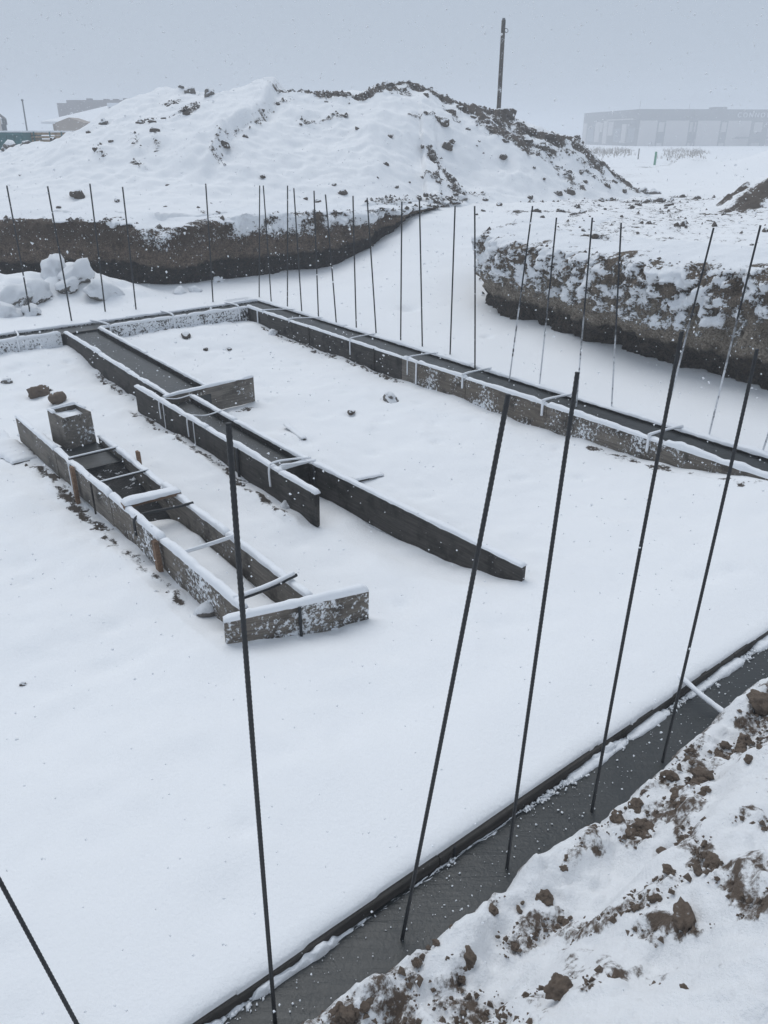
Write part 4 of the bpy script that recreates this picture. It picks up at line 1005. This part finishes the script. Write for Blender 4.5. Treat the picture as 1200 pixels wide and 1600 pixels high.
# low house with a snowy hipped roof beyond the heap, left
def prism(parent, name, pts, y0, y1, m, org):
    n = len(pts); v = [(p[0], y0, p[1]) for p in pts] + [(p[0], y1, p[1]) for p in pts]
    f = [tuple(range(n)), tuple(reversed(range(n, 2 * n)))] + [(i, i + n, (i + 1) % n + n, (i + 1) % n) for i in range(n)]
    return obj(name, new_mesh(name, v, [q for q in f], smooth=False), m, parent, org)
def low_house():
    b = Vector((-24.5, 70, .6))
    t = thing('house', b, 'low house with a broad snow-covered roof and brown gable behind the heap', 'house')
    def loc(px, py, d=70): w = at_d(px, py, d); return w.x - b.x, w.z - b.z
    x0, ze = loc(72, 190); x1 = loc(260, 190)[0]
    bx(t, 'wall', x0 + .5, x1, 0, 12, 0, ze, M_WALL)
    xr0, zr = loc(135, 160); xr1 = loc(190, 166)[0]
    v = [(x0 - .1, -.8, ze), (x1, -.8, ze), (x1, 13, ze), (x0 - .1, 13, ze), (xr0, 6, zr), (x1 - 3, 6, zr), (x0 - .1, -.8, ze - .18), (x1, -.8, ze - .18)]
    rf = obj('roof', new_mesh('roof', v, [(0, 1, 5, 4), (1, 2, 5), (2, 3, 4, 5), (3, 0, 4), (6, 7, 1, 0)], smooth=False), M_SNOW, t)
    for px in (140, 176):
        q = loc(px, 168); bx(rf, 'snow_ridge', q[0], q[0] + 1.5, 4.5, 6.5, zr - .2, zr + .12, M_SNOW)
    g0, gp, g1 = loc(86, 192, 67), loc(107, 183.5, 67), loc(124, 192, 67)
    prism(t, 'gable', [(g0[0], 0), (g1[0] + .4, 0), (g1[0] + .4, g1[1]), (gp[0], gp[1]), (g0[0], g0[1])], -3, -.9, M_WALL, (0, 0, 0))
    xw = loc(80, 197, 69); bx(t, 'window', xw[0], xw[0] + .9, -.05, .0, xw[1] - .5, xw[1] + .3, M_GLASS)
low_house()
def block_building():
    d = 135; b = at_d(95, 200, d); b.z = 0
    t = thing('apartment_block', b, 'grey block building fading into the haze behind the low house', 'building')
    x1 = at_d(106, 160, d).x - b.x; z0 = at_d(95, 161, d).z; z1 = at_d(106, 156.5, d).z; x2 = at_d(300, 156, d).x - b.x
    bx(t, 'wall', 0, x1, 0, 12, -.2, z0, M_BEIGE); bx(t, 'wall', x1 + .01, x2, -.6, 12, -.2, z1, M_BEIGE)
    for i, px in enumerate((128, 155, 170, 186, 196)):
        x = at_d(px, 156, d).x - b.x; bx(t, 'chimney', x, x + .7, 2, 3, z1, z1 + rnd.uniform(.15, .4), M_BEIGE)
block_building()
def edge_house():
    d = 75; b = at_d(-12, 205, d); b.z = .5
    t = thing('house', b, 'white house corner with a pitched roof at the left edge', 'house')
    xe = at_d(8, 205, d).x - b.x; ze = at_d(8, 185, d).z - b.z; zr = at_d(-12, 167, d).z - b.z
    prism(t, 'wall', [(-4, 0), (xe - .25, 0), (xe - .25, ze), (-.0, zr - .1), (-4, zr - 1.8)], 0, 8, M_WALLW, (0, 0, 0))
    v = [(xe + .15, -.5, ze - .12), (-.0, -.5, zr + .08), (-.0, 8.5, zr + .08), (xe + .15, 8.5, ze - .12)]
    me = new_mesh('roof', v + [(a, b_, c_ + .16) for a, b_, c_ in v], [(0, 1, 2, 3), (7, 6, 5, 4), (0, 4, 5, 1), (1, 5, 6, 2), (2, 6, 7, 3), (3, 7, 4, 0)], smooth=False)
    obj('roof', me, M_BEIGE, t)
    t.rotation_euler = (0, 0, math.atan2(33, 75))
    for py in (190, 199):
        w = at_d(5, py, d); bx(t, 'window', w.x - b.x - .2, w.x - b.x + .2, -.05, 0, w.z - b.z - .25, w.z - b.z + .25, M_GLASS)
edge_house()

# builder's container and timber stack seen over the heap's left shoulder
def container():
    d = 40; b = at_d(0, 222, d); b.x = -26; b.z = .9
    t = thing('container', b, 'teal steel container seen over the left shoulder of the heap', 'container')
    x1 = at_d(35, 210, d).x - b.x; zt = at_d(20, 207, d).z - b.z
    bx(t, 'body', 0, x1, 0, 2.2, 0, zt, M_TEAL); bx(t, 'snow_cap', -.02, x1 + .02, -.02, 2.2, zt + .003, zt + .07, M_SNOW)
    for i in range(24): bx(t, 'rib', x1 - .15 - i * .35, x1 - .07 - i * .35, -.06, 0, .1, zt - .12, M_TEAL)
    bx(t, 'rail', 0, x1, -.08, 0, zt - .11, zt - .01, M_TEAL)
container()
def lumber():
    d = 41; b = at_d(36, 222, d); b.z = .9
    t = thing('lumber_stack', b, 'stack of sawn yellow boards beside the teal container, snow on top', 'lumber stack')
    x1 = at_d(122, 206, d).x - b.x; zt = at_d(80, 206, d).z - b.z; n = 11
    for r_ in range(n):
        for k in range(3):
            z = zt - .15 * r_ - .13; a = rnd.uniform(0, .35)
            bx(t, 'board', .05 + a, x1 - rnd.uniform(0, .6), -.05 + k * .35 + rnd.uniform(-.05, .05), .22 + k * .35, z, z + .10, M_LUMBER)
    bx(t, 'snow_cap', .2, x1 - .3, -.05, 1.0, zt - .025, zt + .05, M_SNOW)
    for x in (.6, x1 * .5, x1 - .8): bx(t, 'strap', x, x + .06, -.12, -.11, 0, zt, M_TEAL)
lumber()
def pole(name, px0, py0, px1, py1, d, w0, w1, m, label, square, gz):
    b, tp = at_d(px0, py0, d), at_d(px1, py1, d)
    dv = tp - b; b2 = b + dv * ((gz - b.z) / dv.z)
    t = thing(name, b2, label, 'pole')
    n = 26; pts = [dv * ((i / n) * (tp.z - gz) / dv.z) for i in range(n + 1)]
    obj('post', tube_mesh('post', pts, [w0 + (w1 - w0) * i / n for i in range(n + 1)], 4 if square else 8), m, t)
    return t, tp - b2
t, top = pole('utility_pole', 779, 172, 787, 31, 30, .105, .085, M_POLE, 'tall dark wooden pole standing behind the heap, snow on its side', True, .5)
obj('hook', tube_mesh('hook', smooth_path([top + Vector((.05, -.09, -.25)), top + Vector((.13, -.1, -.27)), top + Vector((.15, -.1, -.34)), top + Vector((.09, -.1, -.37)), top + Vector((.05, -.09, -.33))], 4), .012), M_GREYP, t)
obj('cap_bolt', tube_mesh('cap_bolt', [top + Vector((.0, 0, -.02)), top + Vector((.0, 0, .05))], .05, 8), M_GREYP, t)
for i in range(7):
    q = top * (.35 + .08 * i); obj('bolt', tube_mesh('bolt', [q + Vector((0, -.12, 0)), q + Vector((0, -.06, 0))], .016, 6), M_GREYP, t)
t, top = pole('lamp_post', 42, 202, 35, 158, 62, .07, .05, M_GREYP, 'thin grey post left of the low house', False, .5)
obj('cap_bolt', tube_mesh('cap_bolt', [top, top + Vector((0, 0, .12))], .09, 6), M_GREYP, t)
def field_stake(px, py0, py1, m, label, r):
    b = hit(px, py0, 'ground'); h = at_d(px, py1, b.y).z - b.z
    o = obj('survey_stake', plank_mesh(r * 2, h + .3, r * 1.2, 5, .003), m, None, (b.x, b.y, b.z + h)); tag(o, label, 'stake', 'survey stakes in the field')
field_stake(1021, 258, 237, M_GREEN, 'green-painted stake in a small earth mound out on the field', .09)
field_stake(996, 249, 232, M_POLE, 'bare grey stake left of and beyond the green one', .06)

# dry grass along the foot of the hall
def grass(name, pts, n, h, label):
    vs_, fs = [], []
    for _ in range(n):
        f = rnd.random(); px = pts[0][0] + (pts[1][0] - pts[0][0]) * f; d = pts[0][1] + rnd.gauss(0, 22)
        x = (at_d(px, 228, d).x); z = float(ground_h(np.array([x]), np.array([d]))[0])
        for k in range(3):
            a = rnd.uniform(-.5, .5); hh = h * rnd.uniform(.4, 1.2); w = .05; x2 = x + rnd.gauss(0, .5)
            i = len(vs_); vs_ += [(x2 - w, d, z - .05), (x2 + w, d, z - .05), (x2 + a * hh * .6, d + rnd.uniform(-.2, .2), z + hh)]; fs.append((i, i + 1, i + 2))
    o = obj(name, new_mesh(name, vs_, fs, smooth=False), M_GRASS); struct(o, 'stuff', label, 'grass')
grass('dry_grass', ((905, 150), (985, 150)), 260, .5, 'brown dry grass in front of the hall, left part')
grass('dry_grass', ((1040, 140), (1100, 140)), 170, .45, 'brown dry grass in front of the hall behind the snow mounds')

# crumbs scattered where the earth is bare
def crumbs(name, n, region, surf, r0, r1, m, label, seed, dens=.45):
    rs_ = np.random.RandomState(seed); base = np.array([(1, 0, -.5), (-.5, .87, -.5), (-.5, -.87, -.5), (.1, 0, .9), (.6, .7, .2), (-.7, .3, .3)], float)
    tri = [(0, 2, 1), (0, 1, 4), (1, 5, 4), (1, 2, 5), (2, 3, 5), (2, 0, 3), (0, 4, 3), (4, 5, 3)]
    X = rs_.uniform(region[0], region[1], n * 8); Y = rs_.uniform(region[2], region[3], n * 8)
    hf, strokes = surf; dd = stroke_attr(X, Y, strokes) * (.7 + .6 * rs_.rand(n * 8)); keep = np.where(dd > dens)[0][:n]
    X, Y = X[keep], Y[keep]; Z = hf(X, Y); k = len(X)
    if k == 0: return
    rr = r0 * (r1 / r0) ** (rs_.rand(k) ** 2.2); ang = rs_.uniform(0, 6.28, k)
    V = base[None] * (1 + .35 * rs_.uniform(-1, 1, (k, 6, 1))) * rr[:, None, None]
    c, s_ = np.cos(ang)[:, None], np.sin(ang)[:, None]
    V = np.stack([V[..., 0] * c - V[..., 1] * s_ + X[:, None], V[..., 0] * s_ + V[..., 1] * c + Y[:, None], V[..., 2] * .8 + Z[:, None] + rr[:, None] * .3], -1).reshape(-1, 3)
    F = (np.array(tri)[None] + (np.arange(k) * 6)[:, None, None]).reshape(-1, 3)
    o = obj(name, new_mesh(name, V.tolist(), F.tolist(), smooth=False), m); struct(o, 'stuff', label, 'soil')
crumbs('soil_crumbs', 4500, (-12, 8.5, 17, 27), (lambda x, y: heap_h(x, y) + .05, h_str), .012, .06, M_CLOD, 'loose crumbs of bare earth over the spoil heap', 3)
crumbs('soil_crumbs', 2400, (-.6, 2.2, .9, 3.2), (lambda x, y: bank_h(x, y) + .008, b_str), .003, .016, M_CLODN, 'fine crumbs of brown earth over the near bank', 4, .38)
crumbs('soil_crumbs', 220, (1.6, 12, 12, 25), (lambda x, y: ground_h(x, y) + .02, g_str[:n_field]), .015, .08, M_CLOD, 'loose crumbs of earth on the field behind the right bank', 5)
crumbs('soil_crumbs', 900, (-5, 2, 3, 13), (ground_h, g_str[n_field:]), .006, .03, M_CLOD, 'crumbs of wet soil along the footing boards', 6, .42)

# ------------------------------------------------------------------ falling snow
def flakes(name, X, Y, Z, r, label, seed, cat='snow'):
    rs_ = np.random.RandomState(seed); k = len(X)
    base = np.array([(1, 0, 0), (-1, 0, 0), (0, 1, 0), (0, -1, 0), (0, 0, 1), (0, 0, -1)], float)
    tri = [(0, 2, 4), (2, 1, 4), (1, 3, 4), (3, 0, 4), (2, 0, 5), (1, 2, 5), (3, 1, 5), (0, 3, 5)]
    V = base[None] * rs_.uniform(.5, 1.3, (k, 6, 1)) * r[:, None, None] + rs_.uniform(-.3, .3, (k, 6, 3)) * r[:, None, None]
    V = V + np.stack([X, Y, Z], -1)[:, None]
    F = (np.array(tri)[None] + (np.arange(k) * 6)[:, None, None]).reshape(-1, 3)
    me = bpy.data.meshes.new(name); co = V.reshape(-1, 3).astype(np.float32)
    me.vertices.add(len(co)); me.vertices.foreach_set('co', co.ravel()); me.loops.add(F.size); me.loops.foreach_set('vertex_index', F.ravel().astype(np.int32))
    me.polygons.add(len(F)); me.polygons.foreach_set('loop_start', np.arange(0, F.size, 3, dtype=np.int32)); me.update(calc_edges=True)
    o = obj(name, me, M_FLAKE); struct(o, 'stuff', label, cat)
fr = np.random.RandomState(11); NF = 46000
Y = fr.uniform(.5, 24, NF); X = fr.uniform(-.85, .85, NF) * (Y + 3); Z = fr.uniform(-.1, 6.5, NF)
fu, fv = UV(X, Y)
ok = (Z > np.maximum(ground_h(X, Y), np.where((fu > 10.5) & (fu < 13.5), bank_h(X, Y), 0)) + .06) & (np.sqrt(X ** 2 + Y ** 2 + (Z - 2.6) ** 2) > 1.5)
X, Y, Z = X[ok], Y[ok], Z[ok]; fdist = np.sqrt(X ** 2 + Y ** 2 + (Z - 2.6) ** 2)
flakes('falling_snow', X, Y, Z, np.minimum(.0040 * (1 + 1.9 * fr.rand(len(X)) ** 5), .0014 + .0011 * fdist), 'snowflakes falling through the air over the whole site', 12)
# flakes that have settled on the wet concrete and not melted
U_ = np.concatenate([fr.uniform(10.44, 10.62, 620), fr.uniform(.45, 4.2, 260), fr.uniform(4.3, 6.6, 160), fr.uniform(1, 10, 300)]); V_ = np.concatenate([fr.uniform(-7.5, -1.5, 620), fr.uniform(-3.35, -2.98, 260), fr.uniform(-3.54, -3.28, 160), fr.uniform(-.38, -.04, 300)])
flakes('settled_snow', C0[0] + U_ * DU[0] + V_ * DV[0], C0[1] + U_ * DU[1] + V_ * DV[1], np.full(len(U_), .004), .0017 * (1 + 3.2 * fr.rand(len(U_)) ** 4), 'single flakes lying on the dark wet concrete', 13)

# ------------------------------------------------------------------ snow-laden air
hz_m = bpy.data.materials.new('haze'); hz_m.use_nodes = True
hn, hl = hz_m.node_tree.nodes, hz_m.node_tree.links
hn.remove(hn['Principled BSDF'])
pv = hn.new('ShaderNodeVolumePrincipled'); pv.inputs['Color'].default_value = (.90, .93, .97, 1); pv.inputs['Density'].default_value = .0043
hl.new(pv.outputs['Volume'], hn['Material Output'].inputs['Volume'])
zb_ = float(GZ.min()) - 1.0
hz_o = obj('haze', box_mesh('haze', -1050, 1050, -1050, 1050, zb_, 13.0), hz_m); struct(hz_o, 'stuff', 'pale snowy haze filling the air', 'haze')

# lumps of broken snow fallen on the concrete along the near board
k_ = 2200; vv = fr.uniform(-7.2, -2.4, k_); on = sst(-.1, .25, fbm(vv * 1.4, 9.7, 5, 2) + .4 * fbm(vv * 5, 9.7, 0, 4)) > fr.rand(k_) * .9; vv = vv[on]
uu = 10.428 + np.abs(fr.normal(0, .018, len(vv)))
flakes('slush_lumps', C0[0] + uu * DU[0] + vv * DV[0], C0[1] + uu * DU[1] + vv * DV[1], np.full(len(vv), .006), .003 + .010 * fr.rand(len(vv)) ** 3, 'broken lumps of snow on the concrete along the near board', 14)

# clods breaking from the lips of the two cut banks
lipL = [(a, b + .12) for a, b in zip(LPX, LPY) if -10 < a < 1.9]; lipR = [(a + .12, b) for a, b in zip(RPX, RPY) if 4 < b < 14.3]
crumbs('soil_crumbs', 900, (-10, 2, 14, 21), (lambda x, y: l_top(x, y) + .0 * x - .02, [(lipL, .10, .8)]), .02, .09, M_CLOD, 'clods along the ragged lip of the left bank', 21, .35)
crumbs('soil_crumbs', 500, (1, 8, 4, 14.4), (lambda x, y: r_top(x, y) - .02, [(lipR, .10, .8)]), .015, .06, M_CLOD, 'clods along the snowy lip of the right bank', 22, .35)
# boards lying snowed-in on the pit floor
def lying(px, py, L, yaw, label, w=.11, cap=.03, lift=.0):
    p = hit(px, py, 'ground'); _seed[0] += 1
    o = obj('board', plank_mesh(L, .03, w, _seed[0], .004), M_WET, None, (p.x, p.y, p.z + .03 + lift), (R(2), R(-1.5), yaw))
    obj('snow_cap', cap_mesh(L - .02, w / 2 + .02, cap, _seed[0], .01), M_SNOW, o)
    tag(o, label, 'board', 'boards lying in the pit')
yb = math.atan2(DU[1], DU[0])
lying(598, 741, .34, yb + R(262), 'thin board buried in the snow right of the middle footing, dark end showing', .05, .018, -.020)
lying(476, 688, .5, yb + R(172), 'dark edge of a buried lath beside the middle footing', .03, .012, -.014)
lying(40, 722, 1.1, yb + R(186), 'snow-covered board at the left edge outside the trough', .22, .045, -.022)
